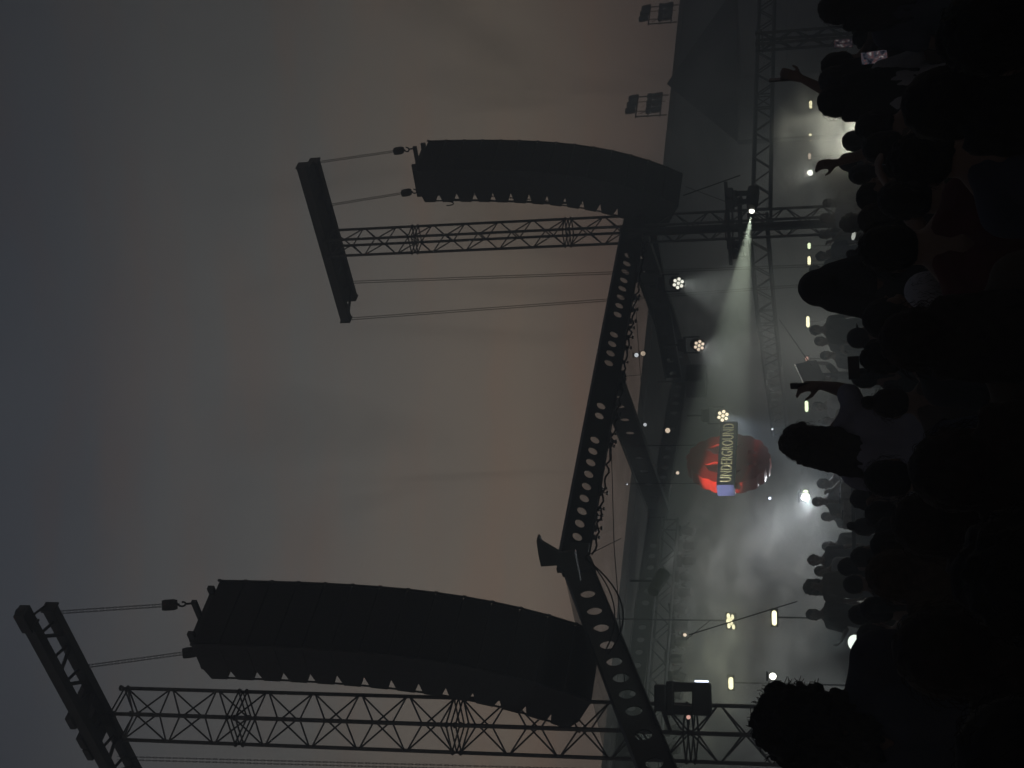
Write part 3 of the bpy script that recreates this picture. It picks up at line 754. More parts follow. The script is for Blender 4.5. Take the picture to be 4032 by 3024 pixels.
B = [(3192, 412, 28, E_strip, 'behind the heads at the right'), (3191, 540, 26, E_strip, 'second from the right end'), (3188, 615, 22, E_dim, 'faint thin one by the bright smoke'),
     (3186, 968, 22, E_green, 'small greenish one by the farther mast'), (3186, 1027, 32, E_strip, 'bright one left of the farther mast'), (3183, 1100, 26, E_strip, 'just over the hooded head'),
     (3181, 1267, 40, E_strip, 'longest one, left of the hooded head'), (3177, 1412, 16, E_pinkish, 'faint pink one beside the monitor panel'), (3176, 1600, 40, E_green, 'inside the bend of the raised arm'),
     (3049, 2433, 54, E_strip, 'hanging alone in the smoke at the left'), (2878, 2690, 44, E_strip, 'high at the left beside the moving head')]
for px, py, ln, em, d_ in B:
    batten(px, py, yb(py) if px > 3100 else 24, ln, 'glowing strip light ' + d_, em)
def lamp(px, py, Y, r, em, label, group=None, face=None, power=0, tgt=None, col=(1, 1, .9), ang=60):
    c = at(px, py, Y); t = thing('small_lamp', c, label, 'lamp', group)
    d, a, b = frame_of(face or EYEDIR(c))
    MB().bar(c - d*r*2.4, c, r*1.25, 14).build('can', M_blk, t); MB().sphere(c, r, 12, 8).build('bulb', em, t, smooth=True)
    MB().box(c - d*r*1.5 + UP*r*1.6, (r*.8, r*2.6, r*.5), (d, a, b)).build('bracket', M_blk, t)
    if power: spot(t, c + d*r*1.3 if not tgt else c + (V(tgt)-c).normalized()*r*1.3, tgt or c+d, power, ang, col, .8, r)
    return t
lamp(3190, 680, yb(680), .075, E_white, 'round bright lamp behind the crowd between two strips', power=60, tgt=at(3300, 640, 22), ang=120)
lamp(3172, 1957, 29, .085, E_white, 'brightest white lamp low under the sign', power=130, tgt=at(3080, 2060, 26), col=(.88, .95, 1), ang=140)
lamp(3172, 1940, 29.3, .06, E_green, 'greenish lamp touching the brightest one')
lamp(3043, 2663, 22, .055, E_white, 'lamp glowing just above the curly head')
c = at(2878, 2448, 25); t = thing('lamp_cluster', c, 'tight cluster of small warm bulbs glowing in the left smoke', 'lamp')
MB().box(c + V((0, .09, 0)), (.30, .06, .20)).build('bulb_board', M_blk, t, bevel=.01)
for k, (x, y) in enumerate(((2868, 2425), (2884, 2430), (2866, 2445), (2880, 2452), (2870, 2464), (2888, 2468), (2876, 2440))):
    q = at(x, y, 25); MB().sphere(q, .030, 12, 8, (1.5, 1, .9)).build('bulb', E_strip, t, smooth=True)
MB().bar(c + V((0, .1, .1)), c + V((0, .1, 2.2)), .015).build('hanger', M_steel, t)
for x, y, Y, r_, em, lb in ((2506, 1398, 33, .05, E_dot, 'tiny sparkling lamp under the roof skin'), (2532, 1392, 33, .055, E_dim, 'second sparkling lamp under the roof skin, warmer'), (2540, 1672, 33, .04, E_dot, 'faint lamp right of the middle diagonal beam'),
    (2629, 1695, 31, .055, E_dim, 'pinkish lamp over the sign on the rear girder'), (2555, 1845, 30, .035, E_strip, 'small yellow lamp at the end of the diagonal beam'), (2668, 1862, 29, .035, E_dim, 'small dim lamp left above the red sign'),
    (2469, 1906, 28, .02, E_dot, 'pin-point lamp high under the roof skin'), (3041, 1690, 30, .022, E_dot, 'pin-point lamp on the hazy truss'), (3031, 1962, 28, .028, E_blue, 'small cool lamp low left of the sign'),
    (2697, 2500, 24, .03, E_warm, 'small warm lamp on the rear girder at the left'), (2711, 2824, 18.8, .028, E_pinkish, 'small reddish lamp beside the large moving head'), (3195, 3014, 10, .01, E_dot, 'pin light at the bottom edge of the photo')):
    lamp(x, y, Y, r_, em, lb)
# up-lights on the floor in front of the stage
def uplight(px, py, Y, r, tgt, power, ang, col, label, em):
    c = at(px, py, Y); t = thing('floor_uplight', c, label, 'stage light', 'up-lights by the stage front')
    d, a, b = frame_of((V(tgt)-c) + V((0, -1.2, 0)))
    MB().bar(c - d*.2, c, r*1.1, 20).build('can', M_blk, t); MB().bar(c, c + d*.008, r, 20).build('lens', em, t)
    z0 = c.z
    MB().bar(c - d*.1, V((c.x, c.y, 0)), .02).build('stand', M_blk, t); MB().box(V((c.x, c.y, .015)), (.4, .4, .03)).build('foot_plate', M_blk, t)
    spot(t, c + d*.05, tgt, power, ang, col, .9, r*.6)
uplight(3368, 2532, 15, .085, at(3190, 2500, 15.5), 110, 60, (.9, 1, .92), 'bright up-light beside the curly-haired person', emat('uplight_on', (.9, 1, .9), 1.3))
uplight(3362, 929, 16, .045, at(3200, 940, 17), 5, 30, (.9, .95, .85), 'dimmer up-light behind the heads by the farther mast', emat('uplight_dim', (.85, .9, .8), .55))
uplight(3500, 565, 13.5, .09, at(3290, 540, 14.3), 900, 50, (1, 1, .88), 'up-light hidden by heads that lights the bright smoke', E_white)


# ------------------------------------------------------------------ people
M_skin = mat('skin', (.10, .062, .045), .55, 0, .15, 6)
M_hair_dark = mat('hair_dark', (.007, .0065, .006), .7, 0, .4, 40, spec=.2)
M_hair_brown = mat('hair_brown', (.014, .010, .008), .7, 0, .4, 40, spec=.2)
M_hair_fair = mat('hair_fair', (.035, .026, .018), .7, 0, .4, 40, spec=.2)
CLOTH = {k: mat('cloth_'+k, c, .9, 0, .2, 5, .3) for k, c in dict(black=(.012, .012, .013), navy=(.02, .022, .035), grey=(.22, .225, .25), white=(.5, .52, .6), red=(.045, .006, .006), brown=(.04, .028, .02), olive=(.03, .032, .022), purple=(.15, .155, .20), denim=(.04, .05, .075), blue=(.14, .165, .25)).items()}
def capsule(m, p, q, r1, r2, n=12):
    p, q = V(p), V(q)
    if (q-p).length < 1e-5: q = p + V((0, 0, 1e-3))
    m.bar(p, q, r1, n, r2=r2); m.sphere(p, r1, n, 8); m.sphere(q, r2, n, 8)
def remesh(m, voxel, smooth=2, disp=None):
    me = bpy.data.meshes.new('tmp'); me.from_pydata([tuple(v) for v in m.v], [], m.f)
    bm = bmesh.new(); bm.from_mesh(me); bmesh.ops.recalc_face_normals(bm, faces=bm.faces); bm.to_mesh(me); bm.free()
    o = bpy.data.objects.new('tmp', me); COL.objects.link(o)
    r = o.modifiers.new('r', 'REMESH'); r.mode = 'VOXEL'; r.voxel_size = voxel; r.use_smooth_shade = True
    sm = o.modifiers.new('s', 'SMOOTH'); sm.iterations = smooth; sm.factor = .5
    dg = bpy.context.evaluated_depsgraph_get(); dg.update()
    out = bpy.data.meshes.new_from_object(o.evaluated_get(dg)); bpy.data.objects.remove(o)
    if disp:
        nn = [v.normal.copy() for v in out.vertices]
        for v, nv in zip(out.vertices, nn): v.co += nv*disp(v.co)
    for p in out.polygons: p.use_smooth = True
    return out
def hand(m, w, d, palm_n, curl=.5, s=1.0, side=1):
    """Palm, four two-jointed fingers and a thumb, starting at the wrist w and pointing along d; palm_n is the way the palm faces."""
    d = V(d).normalized(); pn = V(palm_n); pn = (pn - d*pn.dot(d)).normalized(); a = d.cross(pn)*side
    for k in (-.022, -.008, .008, .022): capsule(m, w + d*.01*s + a*k*.7*s, w + d*.085*s + a*k*s*1.15, .016*s, .014*s, 8)
    for i, (k, ln) in enumerate(((-.030, .062), (-.010, .074), (.010, .080), (.030, .072))):
        b = w + d*.088*s + a*k*s; c1 = (d*(1-curl*.35) + pn*curl*.55).normalized(); c2 = (d*(1-curl*1.0) + pn*curl*1.0).normalized()
        capsule(m, b, b + c1*ln*.55*s, .0105*s, .0100*s, 8); capsule(m, b + c1*ln*.55*s, b + c1*ln*.55*s + c2*ln*.5*s, .0098*s, .0085*s, 8)
    b = w + d*.025*s + a*.028*s; c1 = (d*.6 + a*.7 + pn*.35).normalized(); c2 = (d*.8 + a*.15 + pn*.5).normalized()
    capsule(m, b, b + c1*.045*s, .014*s, .012*s, 8); capsule(m, b + c1*.045*s, b + c1*.045*s + c2*.035*s, .0115*s, .0095*s, 8)
DOWN = ((.235, -.03, 1.16), (.25, .10, .93), (0, .35, -1), (-1, .1, 0))
PHONE = ((.25, .20, 1.27), (.12, .38, 1.50), (-.1, .25, 1), (0, 1, .1))
PHONEUP = ((.30, .16, 1.55), (.24, .30, 1.79), (0, .2, 1), (0, 1, .1))
FISTUP = ((.27, .08, 1.66), (.22, .14, 1.92), (0, .1, 1), (0, 1, 0))
FOLD = ((.25, .06, 1.17), (.08, .26, 1.22), (-1, .3, .1), (0, -1, .2))
HERO = ((.262, .10, 1.425), (.300, .20, 1.560), (-.05, .22, 1), (-.6, .6, 0))
POINT = ((.36, .10, 1.50), (.55, .18, 1.64), (.8, .2, .5), (0, .3, -1))
BENT = ((.24, .02, 1.14), (.30, .28, 1.22), (.3, .8, .5), (-.5, 0, 1))
HIGHPHONE = ((.20, .14, 1.66), (.06, .18, 1.90), (-.35, .1, 1), (0, 1, .1))
def mir(p): return tuple(V((-V(x).x, V(x).y, V(x).z)) for x in p)
def body_meshes(right, left, build=1.0, voxel=.0105, female=False, slump=0.0, headturn=0.0):
    """Skin, shirt and trousers of a standing person 1.75 m tall, facing +Y; arms given by elbow, wrist, hand direction and palm direction."""
    sh = .185*build*(.92 if female else 1)
    m = MB()
    # head
    hc = V((0, .015, 1.635))
    m.sphere(hc + V((0, -.012, .018)), .5, 18, 14, (.152, .186, .196)); m.sphere(hc + V((0, .018, -.035)), .5, 16, 12, (.128, .150, .175))
    capsule(m, hc + V((0, .045, -.085)), hc + V((0, .072, -.095)), .036, .026)         # chin
    capsule(m, hc + V((0, .088, .015)), hc + V((0, .108, -.022)), .011, .016, 8)        # nose
    for s in (-1, 1):
        m.sphere(hc + V((.079*s, -.005, -.008)), .5, 10, 8, (.022, .05, .07)); m.sphere(hc + V((.036*s, .076, .026)), .5, 10, 8, (.05, .03, .022)); m.sphere(hc + V((.045*s, .060, -.028)), .5, 10, 8, (.05, .045, .045))
    capsule(m, hc + V((-.02, .090, -.058)), hc + V((.02, .090, -.058)), .010, .010, 8)  # lips
    capsule(m, (0, -.02, 1.40), (0, -.004, 1.59), .074*build, .063)
    for x in (-1, 1): capsule(m, (.022*x, -.022, 1.515), (.115*x, -.018, 1.435), .044*build, .052*build)                     # neck
    # trunk
    for x in (-1, 1):
        capsule(m, (.03*x, -.01, 1.44), (sh*.93*x, -.01, 1.405), .062*build, .058*build)
        capsule(m, (.075*x*build, .0, 1.33), (.07*x*build, .0, 1.12), .105*build, .088*build)
        capsule(m, (.06*x*build, .0, 1.12), (.075*x, .0, .95), .09*build, .105*build)
        capsule(m, (.085*x, .0, .93), (.095*x, .01, .50), .092*build, .058); capsule(m, (.095*x, .01, .50), (.10*x, -.02, .10), .055, .038)
        capsule(m, (.10*x, -.03, .055), (.12*x, .14, .035), .042, .032)
    arms = []
    for side, pose in ((1, right), (-1, left)):
        e, w_, hd, pn = [V(v) for v in (pose if side > 0 else mir(pose))]
        s0 = V((sh*side, -.01, 1.395))
        capsule(m, s0, e, .052*build, .040*build); capsule(m, e, e.lerp(w_, .35), .040*build, .039*build); capsule(m, e.lerp(w_, .35), w_, .039*build, .025)
        hand(m, w_, hd, pn, .65, 1.0, 1 if side > 0 else -1); arms.append((s0, e, w_))
    skin = remesh(m, voxel, 2)
    g = .016; m = MB()
    for x in (-1, 1):
        capsule(m, (.02*x, -.012, 1.435), (sh*.93*x, -.01, 1.40), .066*build+g*.6, .062*build+g); capsule(m, (.05*x, -.03, 1.475), (.12*x, -.02, 1.43), .050*build, .060*build)
        capsule(m, (.075*x*build, .0, 1.33), (.07*x*build, .0, 1.12), .105*build+g, .09*build+g*1.8); capsule(m, (.06*x*build, .0, 1.12), (.08*x, .0, .90), .09*build+g*2, .108*build+g*1.6)
    for s0, e, w_ in arms:
        q = s0.lerp(e, .80); capsule(m, s0, q, .055*build+g, .045*build+g*1.2)
    shirt = remesh(m, .014, 2, lambda c: noise.noise(c*9)*.007 + noise.noise(V((c.x*20, c.y*20, c.z*5)))*.003)
    m = MB()
    for x in (-1, 1):
        capsule(m, (.05*x, .0, .98), (.085*x, .0, .88), .105*build+g, .10*build+g)
        capsule(m, (.085*x, .0, .90), (.095*x, .01, .50), .095*build+g, .068+g*.6); capsule(m, (.095*x, .01, .50), (.10*x, -.02, .12), .068+g*.5, .055+g*.4)
    tr = remesh(m, .016, 2, lambda c: noise.noise(c*8)*.008)
    return skin, shirt, tr
def hair_mesh(style, seed=0):
    rn = random.Random(seed); m = MB(); hc = V((0, .0, 1.655)); amp = (.006, 30)
    def cap_(k=1.0, dz=0): m.sphere(hc + V((0, -.014, .012+dz)), .5, 18, 14, (.172*k, .205*k, .205*k)); m.sphere(hc + V((0, -.035, -.03)), .5, 14, 10, (.165*k, .15*k, .16*k))
    if style == 'short': cap_()
    elif style == 'tousled':
        cap_(1.03); amp = (.014, 22)
        for i in range(26):
            t = rn.uniform(0, 6.28); z = rn.uniform(.1, 1); r = math.sqrt(1-z*z); c = hc + V((math.cos(t)*r*.085, math.sin(t)*r*.10-.014, z*.10)); capsule(m, c, c + V((rn.uniform(-.02, .02), rn.uniform(-.02, .02), rn.uniform(-.005, .028))), .018, .007, 6)
    elif style == 'tousledlong':
        cap_(1.10); amp = (.014, 22)
        for i in range(30):
            t = rn.uniform(0, 6.28); z = rn.uniform(.0, 1); r = math.sqrt(1-z*z); c = hc + V((math.cos(t)*r*.088, math.sin(t)*r*.10-.014, z*.102)); capsule(m, c, c + V((rn.uniform(-.025, .025), rn.uniform(-.02, .02), rn.uniform(-.005, .03))), .022, .007, 6)
        for i in range(12):
            x = -.095 + .15*i/11; capsule(m, (x, -.055, 1.63), (x*1.25-.02, -.085, 1.48), .034, .030, 8); capsule(m, (x*1.25-.02, -.085, 1.48), (x*1.3-.05+rn.uniform(-.02, .02), -.09, 1.33+rn.uniform(-.03, .06)), .030, .008, 8)
    elif style in ('long', 'longwide'):
        cap_(1.06); wd = .075 if style == 'long' else .10; amp = (.008, 24)
        for i in range(11):
            x = (i-5)/5*wd; m1 = V((x*1.15, -.055-.02*(1-abs(i-5)/5), 1.60)); zz_ = rn.uniform(1.20, 1.27)
            m2 = V((x*1.35, -.085, 1.42)); m3 = V((x*1.2+rn.uniform(-.01, .01), -.105, zz_))
            capsule(m, m1, m2, .036, .030, 8); capsule(m, m2, m3, .030, .012, 8)
    elif style == 'bun':
        cap_(1.01); m.sphere((0, -.055, 1.785), .044, 12, 9)
    elif style == 'ponytail':
        cap_(1.0); capsule(m, (0, -.10, 1.69), (0, -.15, 1.64), .025, .034); capsule(m, (0, -.15, 1.64), (.01, -.13, 1.42), .034, .012)
    elif style == 'curly':
        cap_(1.10); amp = (.016, 26)
        for i in range(90):
            t = rn.uniform(0, 6.28); z = rn.uniform(-.55, 1); r = math.sqrt(max(0, 1-z*z)); y = math.sin(t)*r
            if y > .45 and z < .35: continue
            m.sphere(hc + V((math.cos(t)*r*.108, y*.115-.02, z*.112+.005)), rn.uniform(.020, .036), 8, 6)
        for i in range(70):
            t = rn.uniform(2.9, 6.5); m.sphere(V((math.cos(t)*.118, math.sin(t)*.10-.02, rn.uniform(1.40, 1.62))), rn.uniform(.018, .034), 8, 6)
    elif style == 'hood':
        amp = (.004, 9)
        m.sphere(hc + V((0, -.03, .02)), .5, 18, 14, (.20, .235, .25)); capsule(m, hc + V((.0, -.075, .075)), hc + V((0, -.10, .10)), .045, .03)
        for x in (-1, 0, 1): capsule(m, (.045*x, -.03, 1.62), (.10*x, -.035, 1.44), .085, .075)
        capsule(m, (-.12, -.02, 1.43), (.12, -.02, 1.43), .07, .07)
    elif style == 'cap':
        amp = (.002, 9); m.sphere(hc + V((0, -.012, .022)), .5, 18, 14, (.18, .212, .205)); m.box(hc + V((0, .125, .035)), (.15, .10, .012)); m.sphere(hc + V((0, .12, .032)), .5, 12, 6, (.155, .15, .022))
    vox = .009 if style in ('curly', 'tousled', 'tousledlong') else .0105
    a, f = amp
    return remesh(m, vox, 1, lambda c: noise.noise(V((c.x*f*2.4, c.y*f*2.4, c.z*f*.45)))*a + noise.noise(c*f*2)*a*.6)
_body = {}; _hair = {}
ARMS = dict(down=(DOWN, DOWN), phone=(PHONE, PHONE), rphone=(PHONE, DOWN), rphoneup=(PHONEUP, DOWN), lphoneup=(DOWN, PHONEUP), fist=(FISTUP, DOWN), fold=(FOLD, FOLD), hero=(HERO, BENT), point=(POINT, DOWN), both=(FISTUP, PHONEUP), bent=(BENT, DOWN), highphone=(DOWN, HIGHPHONE))
def get_body(pose, build, female):
    k = (pose, build, female)
    if k not in _body: _body[k] = body_meshes(*ARMS[pose], build, .0085 if pose in ('hero', 'highphone') else .0105, female)
    return _body[k]
def get_hair(style, seed):
    k = (style, seed % 3)
    if k not in _hair: _hair[k] = hair_mesh(style, seed % 3)
    return _hair[k]
def link_mesh(name, me, m, parent):
    o = bpy.data.objects.new(name, me); COL.objects.link(o); o.parent = parent
    if not me.materials: me.materials.append(m)
    o.material_slots[0].link = 'OBJECT'; o.material_slots[0].material = m
    return o
def strands(parent, style, seed, m, n=160):
    """Loose flyaway strands on the outline of the hair; one part."""
    rn = random.Random(seed); b = MB(); hc = V((0, -.014, 1.66))
    for i in range(n):
        t = rn.uniform(0, 6.28); z = rn.uniform(-.5, 1); r = math.sqrt(max(0, 1-z*z)); d = V((math.cos(t)*r, math.sin(t)*r, z))
        if d.y > .5 and z < .3: continue
        c = hc + V((d.x*.098, d.y*.112, d.z*.108)); pts = [c]; curl = .010 if style == 'curly' else .003
        ln = rn.uniform(.02, .05) if style == 'curly' else rn.uniform(.012, .03)
        tg = (V((0, 0, -1)) - d*(-d.z)) + V((math.sin(i*1.7), math.cos(i*2.3), 0))*.5
        for k in range(1, 5):
            if style == 'curly': pts.append(c + d*ln*k/4 + V((math.sin(k*1.9+i)*curl, math.cos(k*2.1+i)*curl, math.sin(k*1.3+i*2)*curl)))
            else: pts.append(c + d*ln*(.35*math.sin(k*.75)) + tg*ln*1.5*k/4 + V((math.sin(k*1.9+i), math.cos(k*2.1+i), 0))*curl*.5)
        b.path(pts, .0013 if style == 'curly' else .0007, 3)
    return b.build('hair', m, parent)
def phone(loc, rot, label, lit=None, group=None):
    t = thing('smartphone', loc, label, 'phone', group); t.rotation_euler = rot
    def bld(mb, nm, m_, bv=0):
        o = mb.build(nm, m_, None, bv); o.parent = t; return o
    bld(MB().box((0, 0, 0), (.074, .009, .152)), 'case', M_blk, .006)
    bld(MB().box((0, -.0052, 0), (.068, .001, .144)), 'screen', lit or M_glassdark)
    bld(MB().box((.016, .0062, .050), (.032, .004, .036)), 'camera_bump', M_blk, .003)
    return t

def screen_mat(name, seed, s):
    """A phone screen showing a small live view of the stage: dim sky, white glow and a band of red."""
    m = bpy.data.materials.new(name); m.use_nodes = True; n = m.node_tree.nodes; l = m.node_tree.links; n.remove(n['Principled BSDF'])
    e = n.new('ShaderNodeEmission'); t = n.new('ShaderNodeTexCoord'); mp = n.new('ShaderNodeMapping'); mp.inputs['Location'].default_value = (seed, seed, seed); mp.inputs['Scale'].default_value = (60, 60, 48)
    z = n.new('ShaderNodeTexNoise'); z.inputs['Scale'].default_value = .9; z.inputs['Detail'].default_value = 3; r = n.new('ShaderNodeValToRGB'); el = r.color_ramp.elements
    el[0].position = .30; el[0].color = (.008, .010, .018, 1); el[1].position = .78; el[1].color = (.9, .85, .8, 1)
    for p, c in ((.42, (.06, .065, .09, 1)), (.50, (.13, .125, .15, 1)), (.56, (.22, .07, .07, 1)), (.60, (.20, .20, .23, 1))): x = el.new(p); x.color = c
    l.new(t.outputs['Object'], mp.inputs[0]); l.new(mp.outputs[0], z.inputs['Vector']); l.new(z.outputs['Fac'], r.inputs['Fac'])
    l.new(r.outputs['Color'], e.inputs['Color']); e.inputs['Strength'].default_value = s; l.new(e.outputs[0], n['Material Output'].inputs['Surface']); return m
S1, S2 = screen_mat('screen_live', 3.1, .16), screen_mat('screen_chat', 8.7, .30)

def person(px, py, Y, label, pose='down', hair='short', shirt='black', hm=None, build=1.0, female=False, yaw=0, group=None, foot=None, tilt=0, seed=0, fly=False, s=None):
    """px, py: where the crown of the head shows; Y: distance ahead. The figure stands on the ground (or deck) there."""
    top = at(px, py, Y); f0 = 0 if foot is None else foot
    htop = {'bun': 1.83, 'curly': 1.785, 'hood': 1.80}.get(hair, 1.768)
    sc = (top.z - f0)/htop
    if s: sc = s; f0 = top.z - htop*s
    t = thing('person', V((top.x, top.y, f0)), label, 'person', group)
    t.scale = (sc, sc, sc); t.rotation_euler = (0, R(tilt), R(yaw))
    sk, sh, tr = get_body(pose, build, female)
    link_mesh('body', sk, M_skin, t)
    link_mesh('shirt', sh, CLOTH[shirt], t); link_mesh('trousers', tr, CLOTH['denim' if seed % 2 else 'black'], t)
    if hair != 'bald':
        hm = hm or M_hair_dark
        link_mesh({'hood': 'hood', 'cap': 'cap'}.get(hair, 'hair'), get_hair(hair, seed), CLOTH[shirt] if hair == 'hood' else (CLOTH['grey' if shirt == 'grey' else 'black'] if hair == 'cap' else hm), t)
        if fly:
            q = strands(t, hair, seed, hm, 420 if hair == 'curly' else 260)
            q.data.transform(Matrix.Translation(t.location)); q.name = 'flyaway_hair'; q['kind'] = 'stuff'
    return t
def held(t, wrist, side, rz=0, lit=None, label='', tilt=0, up=.115, fw=.028):
    """A phone standing in the hand of person t; wrist in the person's own coordinates."""
    mw = Matrix.Translation(t.location) @ t.rotation_euler.to_matrix().to_4x4() @ Matrix.Diagonal((*t.scale, 1))
    w_ = V(wrist); w_.x *= side; p = mw @ (w_ + V((0, fw, up)))
    return phone(p, (R(tilt), 0, t.rotation_euler.z + R(rz)), label, lit, None)

# --- figures that stand out
a = person(2978, 2835, 4.9, 'broad person with a curly mop of hair, largest figure at the left', 'bent', 'curly', 'navy', build=1.3, yaw=-18, seed=0, fly=True)
b = person(3078, 1742, 8.3, 'person with tousled hair raising a phone on a bent arm under the sign', 'hero', 'tousledlong', 'purple', female=True, yaw=2, seed=1, fly=True, hm=M_hair_brown)
held(b, HERO[1], 1, rz=-68, label='dark phone held up on the bent arm under the sign', up=.098, fw=.04)
c = person(3140, 1140, 7.6, 'person in a dark pointed hood standing above the heads', 'down', 'hood', 'black', yaw=5, build=1.05)
d = person(3228, 322, 8.6, 'long-haired person with smooth dark hair, second head from the upper right', 'down', 'long', 'black', female=True, yaw=-5, fly=True)
d2 = person(3222, 408, 8.2, 'rounder dark head and pale shirt left of the long-haired person', 'down', 'longwide', 'grey', female=True, yaw=12, seed=1, fly=True)
e = person(3232, 262, 9.0, 'person reaching up with a thin arm to film with a phone', 'highphone', 'short', 'brown', yaw=-10)
held(e, HIGHPHONE[1], -1, rz=75, label='phone held edge-on at the top of the thin raised arm', up=.13)
f_ = person(3225, 42, 8.0, 'dark-haired person cut by the top edge of the photo', 'down', 'longwide', 'navy', yaw=0, seed=2, fly=True)
g1 = person(3352, 118, 12.4, 'person filming with a small lit phone screen near the upper right corner', 'phone', 'short', 'black', yaw=-8, seed=1, s=.97)
p_ = at(3320, 171, 12.0); phone(p_, (R(8), 0, R(-6)), 'phone with a small dim live picture, held high near the corner', S1)
g2 = person(3408, 292, 8.9, 'person holding the larger of two lit phones', 'phone', 'short', 'brown', female=True, yaw=-25, seed=2, s=.96)
p_ = at(3442, 226, 8.4); phone(p_, (R(4), R(-4), R(-4)), 'phone with a paler screen, larger of the two lit phones', S2)
h1 = person(3372, 505, 7.4, 'head beside the bright smoke, hand up with a small dark phone', 'rphone', 'tousled', 'brown', yaw=5, seed=2)
held(h1, PHONE[1], 1, rz=60, label='small dark phone held up at the edge of the bright smoke', up=.10, fw=.04)
h2 = person(3395, 590, 6.6, 'dark head low against the bright smoke', 'phone', 'short', 'black', yaw=10)
i1 = person(3340, 690, 10.5, 'person with short hair and pale blue shirt just left of the bright smoke', 'rphone', 'short', 'blue', yaw=-4, seed=1)
held(i1, PHONE[1], 1, rz=78, label='dark phone sticking up in front of the bright smoke', up=.10, fw=.04)
i2 = person(3352, 716, 8.9, 'slim person with one hand on the head, beside the pale blue shirt', 'fist', 'bun', 'olive', female=True, yaw=20, s=.93)
j1 = person(3370, 772, 7.9, 'person in profile turned to the smoke, hair tied', 'down', 'ponytail', 'brown', female=True, yaw=-75)
k1 = person(3382, 872, 6.9, 'person with long brown hair before the dimmer up-light', 'down', 'long', 'olive', yaw=15, female=True, seed=1, hm=M_hair_brown, fly=True)
k2 = person(3378, 985, 4.7, 'big dark round head left of the farther mast, in a dark red top', 'down', 'short', 'red', yaw=0, seed=2, fly=True)
l1 = person(3395, 1250, 6.2, 'person raising a small open hand next to the hood', 'point', 'short', 'brown', yaw=-35, seed=0, s=.94)
m1 = person(3392, 1408, 6.4, 'spiky-haired head with a block-shaped phone in front', 'rphone', 'tousled', 'black', yaw=4, seed=0)
phone(at(3362, 1448, 9.5), (R(6), R(88), R(5)), 'block-shaped dark phone before the spiky hair')
m2 = person(3470, 1340, 3.6, 'large faintly lit head below the spiky hair', 'down', 'long', 'brown', yaw=0, hm=M_hair_brown, female=True, fly=True)
n1 = person(3388, 1590, 7.2, 'person with a hair bun left of the raised phone arm', 'down', 'bun', 'brown', female=True, yaw=8, hm=M_hair_brown, fly=True)
o1 = person(3402, 1882, 5.9, 'round dark head right under the red sign', 'down', 'short', 'navy', yaw=0, build=1.05, seed=1, fly=True)
o2 = person(3405, 2022, 8.3, 'small rounded head left of the one under the sign', 'down', 'short', 'grey', yaw=0, seed=2, fly=True)
o3 = person(3445, 2088, 7.2, 'small head with smooth hair between the rounder ones', 'down', 'ponytail', 'black', female=True, yaw=5)
o4 = person(3432, 2145, 6.6, 'low dark head, hair parted, next to a big one', 'down', 'long', 'black', female=True, yaw=-6, seed=1)
q1 = person(3520, 2060, 3.4, 'large fair-streaked head in the lower crowd under the small ones', 'down', 'longwide', 'black', yaw=0, hm=M_hair_brown, seed=1, fly=True)
s1 = person(3415, 2262, 4.6, 'big dark head with loose fair hair', 'down', 'longwide', 'navy', yaw=5, hm=M_hair_fair, seed=0, fly=True)
r1 = person(3590, 1850, 2.7, 'huge round head with a faint rim of light, centre front', 'down', 'longwide', 'black', yaw=-3, seed=0, hm=M_hair_brown, fly=True)
t1 = person(3528, 2560, 2.55, 'huge dark head at the lower left, nearest to the camera', 'down', 'longwide', 'black', yaw=6, seed=2, hm=M_hair_brown, fly=True)
v1 = person(3568, 1150, 5.3, 'short person in a pale grey cap half hidden by the dark red top', 'down', 'cap', 'grey', yaw=8, seed=0, s=.78, fly=True)
x1 = person(3560, 430, 3.0, 'person with a white collar low in the crowd, right of the lit phones', 'down', 'longwide', 'white', yaw=10, female=True, seed=1)
y1 = person(3500, 640, 4.2, 'broad messy-haired person in dark clothes below the bright smoke', 'down', 'tousled', 'navy', yaw=0, build=1.1, seed=1, fly=True)
y2 = person(3455, 790, 5.0, 'person in an olive top between the pale shirts', 'fold', 'short', 'olive', yaw=0, seed=0, build=1.05)
z2 = person(3700, 150, 2.6, 'very near dark head at the upper right corner', 'down', 'tousled', 'black', yaw=-5, fly=True)
z4 = person(3770, 2260, 1.75, 'very near dark head left of the round one, lowest in view', 'down', 'tousled', 'black', yaw=3, seed=1, fly=True)
z5 = person(3760, 2960, 1.8, 'very near dark shoulder and head at the bottom edge', 'down', 'short', 'black', yaw=-3, seed=0, fly=True)
zz1 = person(3330, 2960, 6.8, 'person behind the curly hair, cut by the bottom edge', 'down', 'short', 'black', yaw=-3, seed=0)

